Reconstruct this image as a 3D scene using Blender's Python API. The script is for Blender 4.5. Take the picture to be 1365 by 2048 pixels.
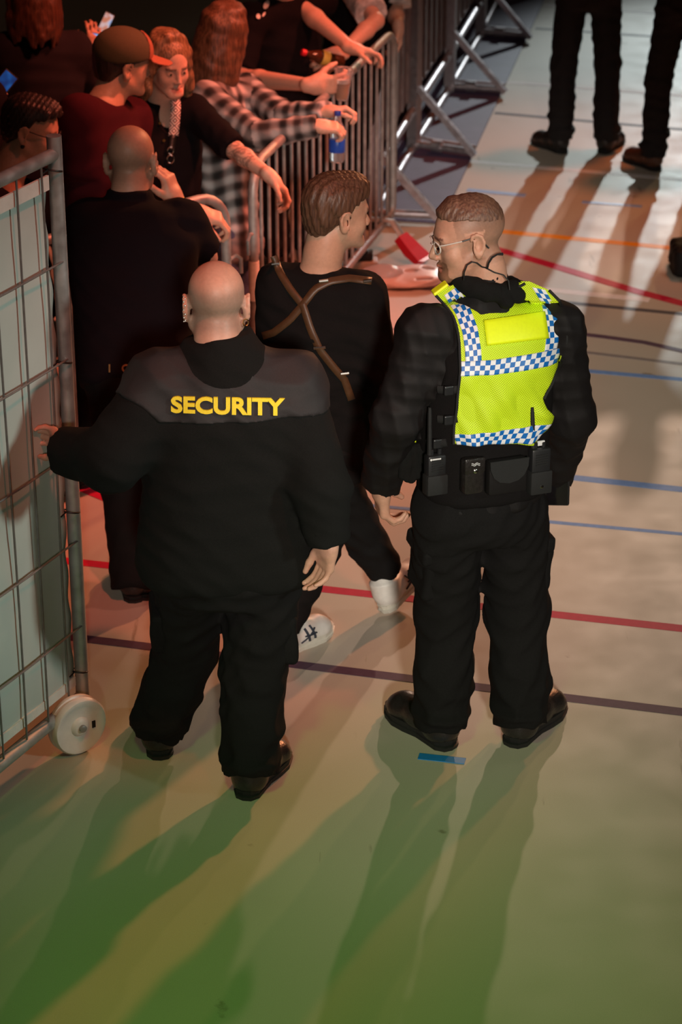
import bpy, bmesh, math, random
import numpy as np
from mathutils import Vector, Matrix

for o in list(bpy.data.objects):
    bpy.data.objects.remove(o, do_unlink=True)
scene = bpy.context.scene
COL = scene.collection
random.seed(4)
RNG = np.random.RandomState(7)

# ------------------------------------------------------------------ camera
FPX = 4834.0                      # 85 mm on a 24 mm wide portrait frame, in pixels of 1365x2048
PITCH = math.radians(25.2)
CAMH = 4.0
cam_d = bpy.data.cameras.new('camera')
cam = bpy.data.objects.new('camera', cam_d)
COL.objects.link(cam)
cam.location = (0, 0, CAMH)
cam.rotation_euler = (math.radians(90) - PITCH, 0, 0)
cam_d.sensor_fit = 'HORIZONTAL'
cam_d.sensor_width = 24.0
cam_d.lens = FPX / 1365.0 * 24.0
cam_d.dof.use_dof = True
cam_d.dof.focus_distance = 7.25
cam_d.dof.aperture_fstop = 4.0
cam_d.clip_end = 200
scene.camera = cam

# ------------------------------------------------------------------ world, lights, exposure
scene.view_settings.view_transform = 'Standard'
scene.view_settings.look = 'None'
scene.view_settings.gamma = 1.0
scene.view_settings.exposure = 0.0
scene.view_settings.use_curve_mapping = False
world = bpy.data.worlds.new('hall_dark')
scene.world = world
world.use_nodes = True
bg = world.node_tree.nodes['Background']
bg.inputs[0].default_value = (0.6, 0.36, 0.24, 1)
bg.inputs[1].default_value = 0.026


def spot(name, loc, aim, power, color, angle, blend=0.6, radius=0.12):
    d = bpy.data.lights.new(name, 'SPOT')
    d.energy = power
    d.color = color
    d.spot_size = math.radians(angle)
    d.spot_blend = blend
    d.shadow_soft_size = radius
    o = bpy.data.objects.new(name, d)
    COL.objects.link(o)
    o.location = loc
    o.rotation_euler = (Vector(aim) - Vector(loc)).to_track_quat('-Z', 'Y').to_euler()
    return o


# stage lamps far behind the officers (they throw the long shadows towards the camera)
spot('stage_light_cool', (5.8, 30, 6.6), (1.5, 13.8, 0), 6400, (0.88, 1.0, 1.0), 11, 0.8, 0.16)
spot('stage_light_pink', (4.8, 30, 8.8), (0.7, 8.6, 0), 5000, (1.0, 0.68, 0.50), 9.5, 1.0, 0.20)
spot('stage_light_amber', (9.0, 29, 8.8), (0.8, 8.8, 0), 1800, (1.0, 0.66, 0.30), 13, 0.9, 0.22)
# hall lamps: red wash over the crowd, rose light on the two guards, warm light over the far aisle,
# green over the near floor, follow light from the gallery, lamp at the right, plus added fill lamps
spot('hall_light_red', (4.2, 10.4, 6.8), (-0.45, 9.9, 1.2), 3500, (1.0, 0.17, 0.09), 30, 0.9, 0.3)
spot('crowd_fill_crimson', (2.8, 5.6, 8.0), (-0.40, 10.1, 1.2), 1950, (1.0, 0.24, 0.13), 23, 0.9, 0.3)  # added fill lamp, reddens the camera-facing side of the crowd
spot('hall_light_rose', (6.8, 19.0, 6.2), (-0.1, 8.0, 0.7), 5200, (1.0, 0.33, 0.14), 13, 1.0, 0.25)
spot('guard_fill_scarlet', (1.5, 3.5, 8.0), (-0.5, 7.05, 1.35), 1050, (1.0, 0.16, 0.09), 16, 0.9, 0.2)  # added lamp, narrow and from the front, to redden the guard's bald head
spot('hall_light_orange', (3.2, 14.5, 8.5), (1.6, 12.6, 0), 1200, (1.0, 0.22, 0.05), 30, 0.9, 0.6)
spot('hall_light_green', (-1.0, 1.0, 7.5), (0.0, 5.3, 0), 760, (0.33, 1.0, 0.14), 23, 1.0, 0.4)
spot('gallery_light', (1.2, -9.0, 6.6), (0.50, 6.7, 1.1), 10000, (1.0, 0.90, 0.78), 10.5, 0.9, 0.5)
spot('hall_light_right', (4.6, 10.5, 8.0), (1.2, 9.6, 0), 260, (1.0, 0.84, 0.74), 44, 1.0, 0.5)
spot('fence_fill_side', (6.5, 3.2, 4.6), (-1.0, 6.5, 1.05), 1250, (0.86, 1.0, 0.90), 15, 0.8, 0.4)  # added fill lamp, brightens the fence sheeting from the front right

# ------------------------------------------------------------------ small helpers
SP, CP = math.sin(PITCH), math.cos(PITCH)


def W(px, py, Y):
    """a point of the place seen at photo pixel (px, py), at distance Y down the hall"""
    u = (px - 682.5) / FPX
    v = (1024 - py) / FPX
    dy, dz = CP + v * SP, -SP + v * CP
    t = Y / dy
    return np.array([u * t, Y, CAMH + dz * t], dtype=np.float64)


def G(px, py, z=0.0):
    u = (px - 682.5) / FPX
    v = (1024 - py) / FPX
    dy, dz = CP + v * SP, -SP + v * CP
    t = (z - CAMH) / dz
    return np.array([u * t, dy * t, z], dtype=np.float64)


def A(*v):
    return np.array(v, dtype=np.float64)


def nrm(v):
    v = np.asarray(v, dtype=np.float64)
    return v / max(np.linalg.norm(v), 1e-9)


# ------------------------------------------------------------------ materials
MATS = {}


def mat(name, color, rough=0.6, metal=0.0, spec=0.5, noise=0.0, nscale=60.0, bump=0.0, bscale=200.0, trans=0.0,
        emit=None, estr=0.0, coat=0.0, sheen=0.0, vcol=False, sss=0.0, alpha=1.0, ior=1.45, rnoise=0.0):
    if name in MATS:
        return MATS[name]
    m = bpy.data.materials.new(name)
    MATS[name] = m
    m.use_nodes = True
    nt = m.node_tree
    b = nt.nodes['Principled BSDF']
    b.inputs['Base Color'].default_value = (*color, 1)
    b.inputs['Roughness'].default_value = rough
    b.inputs['Metallic'].default_value = metal
    b.inputs['Specular IOR Level'].default_value = spec
    b.inputs['IOR'].default_value = ior
    b.inputs['Transmission Weight'].default_value = trans
    b.inputs['Coat Weight'].default_value = coat
    b.inputs['Sheen Weight'].default_value = sheen
    b.inputs['Alpha'].default_value = alpha
    if sss:
        b.inputs['Subsurface Weight'].default_value = sss
        b.inputs['Subsurface Radius'].default_value = (0.012, 0.005, 0.003)
        b.inputs['Subsurface Scale'].default_value = 1.0
    if emit:
        b.inputs['Emission Color'].default_value = (*emit, 1)
        b.inputs['Emission Strength'].default_value = estr
    tc = nt.nodes.new('ShaderNodeTexCoord')
    src = None
    if vcol:
        a = nt.nodes.new('ShaderNodeAttribute')
        a.attribute_name = 'Col'
        src = a.outputs['Color']
    if noise:
        n = nt.nodes.new('ShaderNodeTexNoise')
        n.inputs['Scale'].default_value = nscale
        n.inputs['Detail'].default_value = 4
        nt.links.new(tc.outputs['Object'], n.inputs['Vector'])
        mr = nt.nodes.new('ShaderNodeMapRange')
        mr.inputs[1].default_value = 0.3
        mr.inputs[2].default_value = 0.7
        mr.inputs[3].default_value = 1 - noise
        mr.inputs[4].default_value = 1 + noise
        nt.links.new(n.outputs['Fac'], mr.inputs[0])
        mx = nt.nodes.new('ShaderNodeVectorMath')
        mx.operation = 'SCALE'
        if src:
            nt.links.new(src, mx.inputs[0])
        else:
            mx.inputs[0].default_value = color
        nt.links.new(mr.outputs[0], mx.inputs['Scale'])
        src = mx.outputs[0]
        if rnoise:
            mr2 = nt.nodes.new('ShaderNodeMapRange')
            mr2.inputs[1].default_value = 0.3
            mr2.inputs[2].default_value = 0.7
            mr2.inputs[3].default_value = max(0.02, rough - rnoise)
            mr2.inputs[4].default_value = min(1, rough + rnoise)
            nt.links.new(n.outputs['Fac'], mr2.inputs[0])
            nt.links.new(mr2.outputs[0], b.inputs['Roughness'])
    if src:
        nt.links.new(src, b.inputs['Base Color'])
    if bump:
        n2 = nt.nodes.new('ShaderNodeTexNoise')
        n2.inputs['Scale'].default_value = bscale
        n2.inputs['Detail'].default_value = 3
        nt.links.new(tc.outputs['Object'], n2.inputs['Vector'])
        bp = nt.nodes.new('ShaderNodeBump')
        bp.inputs['Strength'].default_value = bump
        bp.inputs['Distance'].default_value = 0.01
        nt.links.new(n2.outputs['Fac'], bp.inputs['Height'])
        nt.links.new(bp.outputs[0], b.inputs['Normal'])
    return m


SKIN = mat('skin', (0.55, 0.33, 0.24), 0.48, vcol=True, noise=0.06, nscale=90, sss=0.12, bump=0.04, bscale=500)
FLEECE = mat('black_fleece', (0.0085, 0.0085, 0.008), 0.95, spec=0.15, noise=0.25, nscale=500, bump=0.25, bscale=900)
NYLON = mat('black_nylon', (0.0095, 0.0082, 0.0082), 0.65, spec=0.22, noise=0.12, nscale=300, bump=0.08, bscale=700)
YOKE = mat('charcoal_nylon', (0.020, 0.017, 0.0175), 0.62, spec=0.3, noise=0.12, nscale=300, bump=0.08, bscale=700)
TWILL = mat('black_twill', (0.0085, 0.008, 0.008), 0.88, spec=0.15, noise=0.15, nscale=250, bump=0.12, bscale=600)
BLACKKNIT = mat('black_knit', (0.008, 0.007, 0.007), 0.9, spec=0.12, noise=0.2, nscale=400, bump=0.2, bscale=700)
BLACKCOTTON = mat('black_cotton', (0.007, 0.0055, 0.0065), 0.9, spec=0.08, noise=0.15, nscale=300, bump=0.1, bscale=500)
DARKSHIRT = mat('dark_purple_cotton', (0.0085, 0.0062, 0.0085), 0.9, spec=0.10, noise=0.12, nscale=300, bump=0.1, bscale=500)
MAROON = mat('maroon_cotton', (0.045, 0.008, 0.013), 0.9, spec=0.08, noise=0.1, nscale=300, bump=0.1, bscale=500)
LEATHER = mat('black_leather', (0.018, 0.015, 0.014), 0.30, spec=0.5, noise=0.2, nscale=120, bump=0.15, bscale=180)
RUBBER = mat('black_rubber', (0.014, 0.014, 0.014), 0.6, spec=0.35, noise=0.1, nscale=100)
WEBBING = mat('black_webbing', (0.018, 0.018, 0.018), 0.75, spec=0.3, noise=0.2, nscale=700, bump=0.2, bscale=900)
PLASTIC = mat('black_plastic', (0.016, 0.016, 0.017), 0.38, spec=0.5, noise=0.05, nscale=80, bump=0.03, bscale=900)
STEEL = mat('galvanised_steel', (0.34, 0.34, 0.33), 0.55, metal=0.55, noise=0.18, nscale=25, rnoise=0.1, bump=0.03, bscale=120)
ALU = mat('brushed_aluminium', (0.40, 0.35, 0.37), 0.45, metal=0.8, noise=0.12, nscale=30, rnoise=0.1)
CHROME = mat('polished_metal', (0.75, 0.72, 0.68), 0.18, metal=1.0, noise=0.05, nscale=50)
GOLD = mat('gold_metal', (0.8, 0.5, 0.2), 0.22, metal=1.0, noise=0.05, nscale=50)
WHITEPL = mat('white_plastic', (0.72, 0.68, 0.64), 0.4, noise=0.05, nscale=30)
WHITERB = mat('white_sneaker_leather', (0.72, 0.70, 0.66), 0.5, noise=0.05, nscale=60)
HIVIS = None

# ------------------------------------------------------------------ objects


def tag(o, label=None, cat=None, group=None, kind=None):
    if label:
        o['label'] = label
    if cat:
        o['category'] = cat
    if group:
        o['group'] = group
    if kind:
        o['kind'] = kind
    return o


def thing(name, loc=(0, 0, 0), label=None, cat=None, group=None, rz=0.0):
    o = bpy.data.objects.new(name, None)
    o.empty_display_size = 0.1
    COL.objects.link(o)
    o.location = tuple(float(x) for x in loc)
    o.rotation_euler = (0, 0, rz)
    tag(o, label, cat, group)
    return o


def mesh_from(V, F, smooth=True, col=None, name='mesh', fmat=None):
    me = bpy.data.meshes.new(name)
    V = np.asarray(V, dtype=np.float32)
    if isinstance(F, np.ndarray) and F.ndim == 2:
        n = F.shape[1]
        me.vertices.add(len(V))
        me.vertices.foreach_set('co', V.ravel())
        me.loops.add(F.size)
        me.loops.foreach_set('vertex_index', F.ravel().astype(np.int32))
        me.polygons.add(len(F))
        me.polygons.foreach_set('loop_start', np.arange(0, F.size, n, dtype=np.int32))
        try:
            me.polygons.foreach_set('loop_total', np.full(len(F), n, dtype=np.int32))
        except Exception:
            pass
        me.update(calc_edges=True)
    else:
        me.from_pydata(V.tolist(), [], [list(map(int, f)) for f in F])
        me.update()
    me.validate()
    me.polygons.foreach_set('use_smooth', np.full(len(me.polygons), bool(smooth)))
    if fmat is not None:
        me.polygons.foreach_set('material_index', np.asarray(fmat, dtype=np.int32))
    if col is not None:
        a = me.attributes.new('Col', 'FLOAT_COLOR', 'POINT')
        c4 = np.ones((len(V), 4), dtype=np.float32)
        c4[:, :3] = col
        a.data.foreach_set('color', c4.ravel())
    return me


def root_loc(o):
    p = np.zeros(3)
    while o is not None:
        p += np.array(o.location)
        o = o.parent
    return p


def obj(name, V, F, m, parent=None, smooth=True, col=None, label=None, fmat=None, mats=None):
    """V in world metres; parents sit unrotated at their base, so children just subtract the base"""
    V = np.asarray(V, dtype=np.float64)
    if parent is not None:
        V = V - root_loc(parent)
    me = mesh_from(V, F, smooth, col, name, fmat)
    for mm in (mats or [m]):
        me.materials.append(mm)
    o = bpy.data.objects.new(name, me)
    COL.objects.link(o)
    o.parent = parent
    if label:
        o['label'] = label
    return o


class MB:
    """collects simple solids into one mesh"""

    def __init__(self):
        self.V, self.F = [], []

    def add(self, V, F):
        b = len(self.V)
        self.V += [tuple(map(float, v)) for v in V]
        self.F += [[b + int(i) for i in f] for f in F]

    def box(self, c, half, R=None, bev=0.0):
        c = np.asarray(c, dtype=float)
        R = np.eye(3) if R is None else np.asarray(R)     # rows = local axes
        hx, hy, hz = half
        if bev <= 0:
            P = [(sx * hx, sy * hy, sz * hz) for sz in (-1, 1) for sy in (-1, 1) for sx in (-1, 1)]
            F = [(0, 2, 3, 1), (4, 5, 7, 6), (0, 1, 5, 4), (2, 6, 7, 3), (0, 4, 6, 2), (1, 3, 7, 5)]
        else:
            bm = bmesh.new()
            bmesh.ops.create_cube(bm, size=2)
            for v in bm.verts:
                v.co = (v.co.x * hx, v.co.y * hy, v.co.z * hz)
            bmesh.ops.bevel(bm, geom=list(bm.edges), offset=bev, segments=2, affect='EDGES', profile=0.5)
            P = [tuple(v.co) for v in bm.verts]
            bm.verts.index_update()
            F = [[v.index for v in f.verts] for f in bm.faces]
            bm.free()
        P = [c + p[0] * R[0] + p[1] * R[1] + p[2] * R[2] for p in P]
        self.add(P, F)
        return self

    def tube(self, pts, r, n=10, closed=False, caps=True, flat=None):
        pts = [np.asarray(p, dtype=float) for p in pts]
        N = len(pts)
        rr = r if hasattr(r, '__len__') else [r] * N
        up = None
        rings = []
        for i in range(N):
            a = pts[(i - 1) % N] if (closed or i > 0) else pts[i]
            b = pts[(i + 1) % N] if (closed or i < N - 1) else pts[i]
            t = nrm(b - a)
            if up is None:
                up = A(0, 0, 1) if abs(t[2]) < 0.9 else A(0, 1, 0)
            s = nrm(np.cross(t, up))
            up = nrm(np.cross(s, t))
            fl = flat or (1, 1)
            rings.append([pts[i] + rr[i] * (fl[0] * math.cos(2 * math.pi * k / n) * s + fl[1] * math.sin(2 * math.pi * k / n) * up)
                          for k in range(n)])
        V = [v for rg in rings for v in rg]
        F = []
        for i in range(N if closed else N - 1):
            j = (i + 1) % N
            for k in range(n):
                l = (k + 1) % n
                F.append((i * n + k, i * n + l, j * n + l, j * n + k))
        if caps and not closed:
            F.append(tuple(reversed(range(n))))
            F.append(tuple((N - 1) * n + k for k in range(n)))
        self.add(V, F)
        return self

    def lathe(self, c, axis, prof, n=24, side=None):
        """prof: list of (radius, height along axis)"""
        axis = nrm(axis)
        s = nrm(np.cross(axis, A(0, 0, 1) if abs(axis[2]) < 0.9 else A(1, 0, 0)))
        t = np.cross(axis, s)
        V, F = [], []
        for (r, h) in prof:
            for k in range(n):
                a = 2 * math.pi * k / n
                V.append(np.asarray(c) + h * axis + max(r, 1e-5) * (math.cos(a) * s + math.sin(a) * t))
        for i in range(len(prof) - 1):
            for k in range(n):
                l = (k + 1) % n
                F.append((i * n + k, i * n + l, (i + 1) * n + l, (i + 1) * n + k))
        F.append(tuple(reversed(range(n))))
        F.append(tuple((len(prof) - 1) * n + k for k in range(n)))
        self.add(V, F)
        return self

    def build(self, name, m, parent=None, smooth=False, label=None):
        o = obj(name, self.V, self.F, m, parent, smooth, label=label)
        if smooth:
            try:
                o.data.set_sharp_from_angle(angle=math.radians(40))
            except Exception:
                pass
        return o


# ------------------------------------------------------------------ soft-body modelling: smooth unions meshed with surface nets
class Sdf:
    def __init__(self):
        self.ops = []
        self.post = []

    def add(self, fn, k=0.02, mode='u'):
        self.ops.append((fn, k, mode))
        return self

    def extend(self, other):
        self.ops += other.ops
        return self

    @staticmethod
    def comb(D, d, k, mode):
        if mode == 'u':
            h = np.maximum(k - np.abs(D - d), 0) / k
            return np.minimum(D, d) - h * h * k * 0.25
        d = -d
        h = np.maximum(k - np.abs(D - d), 0) / k
        return np.maximum(D, d) + h * h * k * 0.25

    def __call__(self, P):
        P = np.asarray(P, dtype=np.float32)
        D = np.full(len(P), 10.0, dtype=np.float32)
        for fn, k, mode in self.ops:
            D = self.comb(D, fn(P), k, mode)
        for fn in self.post:
            D = fn(P, D)
        return D

    def mesh(self, h, lo, hi, B=8):
        lo = np.asarray(lo, dtype=np.float32)
        hi = np.asarray(hi, dtype=np.float32)
        nb = np.ceil((hi - lo) / (h * B)).astype(int)
        n = nb * B + 1
        bc = np.stack(np.meshgrid(*[np.arange(x) for x in nb], indexing='ij'), -1).reshape(-1, 3)
        cen = lo + (bc + 0.5) * np.float32(B * h)
        hd = 0.5 * B * h * 1.7320508
        cd = []
        D = np.full(len(cen), 10.0, dtype=np.float32)
        for fn, k, mode in self.ops:
            d = fn(cen)
            cd.append(d)
            D = self.comb(D, d, k, mode)
        for fn in self.post:
            D = fn(cen, D)
        act = np.abs(D) < hd * 1.5
        V = np.repeat(np.repeat(np.repeat(D.reshape(nb), B, 0), B, 1), B, 2)
        V = np.pad(V, ((0, 1), (0, 1), (0, 1)), mode='edge').astype(np.float32)
        V = np.where(V > 0, np.float32(1), np.float32(-1))
        ab = bc[act]
        ac = cen[act]
        offs = np.stack(np.meshgrid(*[np.arange(B + 1)] * 3, indexing='ij'), -1).reshape(-1, 3)
        offm = ((offs - B / 2.0) * h).astype(np.float32)
        m = len(offs)
        E = np.full((len(ab), m), 10.0, dtype=np.float32)
        for (fn, k, mode), d0 in zip(self.ops, cd):
            sel = np.nonzero(d0[act] < hd * 1.75 + k)[0]
            if len(sel) == 0:
                continue
            P = (ac[sel][:, None, :] + offm[None]).reshape(-1, 3)
            E[sel] = self.comb(E[sel], fn(P).reshape(len(sel), m), k, mode)
        if self.post:
            P = (ac[:, None, :] + offm[None]).reshape(-1, 3)
            e = E.reshape(-1)
            for fn in self.post:
                e = fn(P, e)
            E = e.reshape(len(ab), m)
        gi = ab[:, None, :] * B + offs[None]
        V[gi[..., 0], gi[..., 1], gi[..., 2]] = E
        V[0] = V[-1] = np.maximum(V[0], 1e-3)
        V[:, 0] = np.maximum(V[:, 0], 1e-3); V[:, -1] = np.maximum(V[:, -1], 1e-3)
        V[:, :, 0] = np.maximum(V[:, :, 0], 1e-3); V[:, :, -1] = np.maximum(V[:, :, -1], 1e-3)
        I = V < 0
        cnt = np.zeros(np.array(V.shape) - 1, dtype=np.int8)
        for dx in (0, 1):
            for dy in (0, 1):
                for dz in (0, 1):
                    cnt += I[dx:V.shape[0] - 1 + dx, dy:V.shape[1] - 1 + dy, dz:V.shape[2] - 1 + dz]
        cells = np.argwhere((cnt > 0) & (cnt < 8))
        idx = np.full(cnt.shape, -1, dtype=np.int32)
        idx[cells[:, 0], cells[:, 1], cells[:, 2]] = np.arange(len(cells))
        cv = np.empty((len(cells), 8), dtype=np.float32)
        co = [(dx, dy, dz) for dx in (0, 1) for dy in (0, 1) for dz in (0, 1)]
        for q, (dx, dy, dz) in enumerate(co):
            cv[:, q] = V[cells[:, 0] + dx, cells[:, 1] + dy, cells[:, 2] + dz]
        acc = np.zeros((len(cells), 3), dtype=np.float32)
        num = np.zeros(len(cells), dtype=np.float32)
        for a in range(8):
            for ax in range(3):
                if co[a][ax] == 0:
                    bb = list(co[a]); bb[ax] = 1
                    b = co.index(tuple(bb))
                    va, vb = cv[:, a], cv[:, b]
                    cr = (va < 0) != (vb < 0)
                    t = np.where(cr, va / np.where(cr, va - vb, 1), 0)
                    p = np.array(co[a], dtype=np.float32)[None].repeat(len(cells), 0)
                    p[:, ax] += t
                    acc += p * cr[:, None]
                    num += cr
        X = lo + (cells + acc / num[:, None]) * np.float32(h)
        Q = []
        for ax in range(3):
            s0 = [slice(None)] * 3; s1 = [slice(None)] * 3
            s0[ax] = slice(0, -1); s1[ax] = slice(1, None)
            a0, a1 = I[tuple(s0)], I[tuple(s1)]
            e = np.argwhere(a0 != a1)
            o1, o2 = (ax + 1) % 3, (ax + 2) % 3
            ok = (e[:, o1] > 0) & (e[:, o2] > 0) & (e[:, o1] < V.shape[o1] - 1) & (e[:, o2] < V.shape[o2] - 1)
            e = e[ok]
            def cell(d1, d2):
                c = e.copy(); c[:, o1] += d1; c[:, o2] += d2
                return idx[c[:, 0], c[:, 1], c[:, 2]]
            q = np.stack([cell(-1, -1), cell(0, -1), cell(0, 0), cell(-1, 0)], 1)
            ins = a0[e[:, 0], e[:, 1], e[:, 2]]
            q[~ins] = q[~ins][:, ::-1]
            Q.append(q)
        Q = np.concatenate(Q)
        Q = Q[(Q >= 0).all(1)]
        return X.astype(np.float64), Q


def rc(a, b, ra, rb, side=None, kf=1.0, cut=None, cutb=None):
    """tapered limb from a to b; widened kf times along 'side'; cut = flat end at b, cutb = flat end at a"""
    a = np.asarray(a, dtype=np.float32); b = np.asarray(b, dtype=np.float32)
    ba = b - a
    L2 = float(ba @ ba) + 1e-12
    u = ba / math.sqrt(L2)
    if side is not None:
        side = np.asarray(nrm(side), dtype=np.float32)

    def f(P):
        pa = P - a
        t = pa @ ba / L2
        h = np.clip(t, 0, 1)
        q = pa - h[:, None] * ba
        if side is not None:
            q = q + (1.0 / kf - 1.0) * (q @ side)[:, None] * side
        d = np.sqrt(np.einsum('ij,ij->i', q, q)) - (ra + (rb - ra) * h)
        if cut:
            d = np.maximum(d, (t - 1) * math.sqrt(L2) - (0 if cut is True else cut))
        if cutb:
            d = np.maximum(d, -t * math.sqrt(L2) - (0 if cutb is True else cutb))
        return d.astype(np.float32)
    return f


def ell(c, r, R=None):
    c = np.asarray(c, dtype=np.float32)
    r = np.asarray(r, dtype=np.float32)
    R = np.eye(3, dtype=np.float32) if R is None else np.asarray(R, dtype=np.float32)   # rows = axes

    def f(P):
        q = (P - c) @ R.T
        q1 = q / r
        k0 = np.sqrt(np.einsum('ij,ij->i', q1, q1)) + 1e-6
        q2 = q1 / r
        k1 = np.sqrt(np.einsum('ij,ij->i', q2, q2)) + 1e-6
        return k0 * (k0 - 1) / k1
    return f


def bx(c, half, R=None, r=0.01):
    c = np.asarray(c, dtype=np.float32)
    hf = np.asarray(half, dtype=np.float32) - r
    R = np.eye(3, dtype=np.float32) if R is None else np.asarray(R, dtype=np.float32)

    def f(P):
        q = np.abs((P - c) @ R.T) - hf
        return np.sqrt((np.maximum(q, 0) ** 2).sum(1)) + np.minimum(q.max(1), 0) - r
    return f


def loft(a, b, side, ts, ws, ds, offs=None, n=2.3, rcap=0.03):
    """trunk: superellipse rings between a (t=0) and b (t=1)"""
    a = np.asarray(a, dtype=np.float32); b = np.asarray(b, dtype=np.float32)
    ax = b - a
    L = float(np.linalg.norm(ax))
    u = ax / L
    s = np.asarray(side, dtype=np.float32)
    s = s - (s @ u) * u
    s = s / np.linalg.norm(s)
    fw = np.cross(u, s)
    fine = np.linspace(ts[0], ts[-1], 80)

    def smooth(v):
        y = np.interp(fine, ts, v)
        kk = np.array([1, 2, 3, 4, 3, 2, 1], float); kk /= kk.sum()
        yp = np.pad(y, 3, mode='edge')
        return np.convolve(yp, kk, 'valid')
    ws, ds = smooth(ws), smooth(ds)
    offs = smooth(offs) if offs is not None else np.zeros_like(fine)

    def f(P):
        q = P - a
        t = (q @ u) / L
        tc = np.clip(t, ts[0], ts[-1])
        w = np.interp(tc, fine, ws); d = np.interp(tc, fine, ds); o = np.interp(tc, fine, offs)
        x = np.abs(q @ s)
        y = np.abs(q @ fw - o)
        k = ((x / w) ** n + (y / d) ** n) ** (1.0 / n) + 1e-6
        g = np.sqrt(((x / w) ** (n - 1) / w) ** 2 + ((y / d) ** (n - 1) / d) ** 2) / (k ** (n - 1)) + 1e-6
        dd = np.maximum((k - 1) / g, -np.minimum(w, d))
        e = np.maximum(ts[0] - t, t - ts[-1]) * L + rcap
        dd = dd + rcap
        m = np.minimum(np.maximum(dd, e), 0) + np.sqrt(np.maximum(dd, 0) ** 2 + np.maximum(e, 0) ** 2) - rcap
        return m.astype(np.float32)
    return f


def wrinkle(amp, freq, seed=0, dirs=None, zmax=None):
    rs = np.random.RandomState(seed)
    K = []
    for i in range(5):
        v = rs.normal(size=3)
        if dirs is not None:
            v = v * np.asarray(dirs)
        v = nrm(v) * freq * (0.6 + 1.1 * rs.rand())
        K.append((v.astype(np.float32), rs.rand() * 6.28, nrm(rs.normal(size=3)).astype(np.float32) * freq * 0.5, rs.rand() * 6.28))

    def f(P, D):
        s = np.zeros(len(P), dtype=np.float32)
        for v, ph, w, p2 in K:
            s += 1.0 - np.abs(np.sin(P @ v + ph + 1.3 * np.sin(P @ w + p2)))
        return D - np.float32(amp) * (s * np.float32(0.4) - np.float32(0.75))
    return f


def planecut(pt, n):
    pt = np.asarray(pt, dtype=np.float32)
    n = np.asarray(nrm(n), dtype=np.float32)
    return lambda P, D: np.maximum(D, (P - pt) @ n)


def trace(sdf, P, d, off=0.0, steps=40, maxd=1.6):
    """drop points along direction d (one, or one each) until they touch the surface"""
    P = np.asarray(P, dtype=np.float32).copy()
    d = np.asarray(d, dtype=np.float32)
    d = np.atleast_2d(d)
    d = d / np.linalg.norm(d, axis=1, keepdims=True)
    t = np.zeros(len(P), dtype=np.float32)
    for _ in range(steps):
        D = sdf(P + t[:, None] * d) - off
        t = np.clip(t + D * 0.8, 0, maxd)
    return (P + t[:, None] * d).astype(np.float64), t


def press(sdf, px, Y, off=0.0):
    """points of a garment, given where the photo shows them, laid on the surface near distance Y"""
    px = np.atleast_2d(np.asarray(px, float))
    a = np.array([W(x, y, Y - 0.5) for x, y in px])
    b = np.array([W(x, y, Y + 0.5) for x, y in px])
    X, t = trace(sdf, a, b - a, off)
    bad = t > 1.0
    if bad.any():
        X[bad] = np.array([W(x, y, Y) for x, y in px[bad]])
    return X
# ------------------------------------------------------------------ figures


def hair_mat(name, c1, c2, rough=0.45):
    if name in MATS:
        return MATS[name]
    m = mat(name, c1, rough)
    nt = m.node_tree
    b = nt.nodes['Principled BSDF']
    tc = nt.nodes.new('ShaderNodeTexCoord')
    mp = nt.nodes.new('ShaderNodeMapping')
    mp.inputs['Scale'].default_value = (160, 160, 9)
    n = nt.nodes.new('ShaderNodeTexNoise')
    n.inputs['Scale'].default_value = 1.0
    n.inputs['Detail'].default_value = 5
    cr = nt.nodes.new('ShaderNodeValToRGB')
    cr.color_ramp.elements[0].position = 0.35
    cr.color_ramp.elements[1].position = 0.65
    cr.color_ramp.elements[0].color = (*c1, 1)
    cr.color_ramp.elements[1].color = (*c2, 1)
    nt.links.new(tc.outputs['Object'], mp.inputs['Vector'])
    nt.links.new(mp.outputs[0], n.inputs['Vector'])
    nt.links.new(n.outputs['Fac'], cr.inputs[0])
    nt.links.new(cr.outputs[0], b.inputs['Base Color'])
    bp = nt.nodes.new('ShaderNodeBump')
    bp.inputs['Strength'].default_value = 0.5
    bp.inputs['Distance'].default_value = 0.004
    nt.links.new(n.outputs['Fac'], bp.inputs['Height'])
    nt.links.new(bp.outputs[0], b.inputs['Normal'])
    return m


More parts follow.
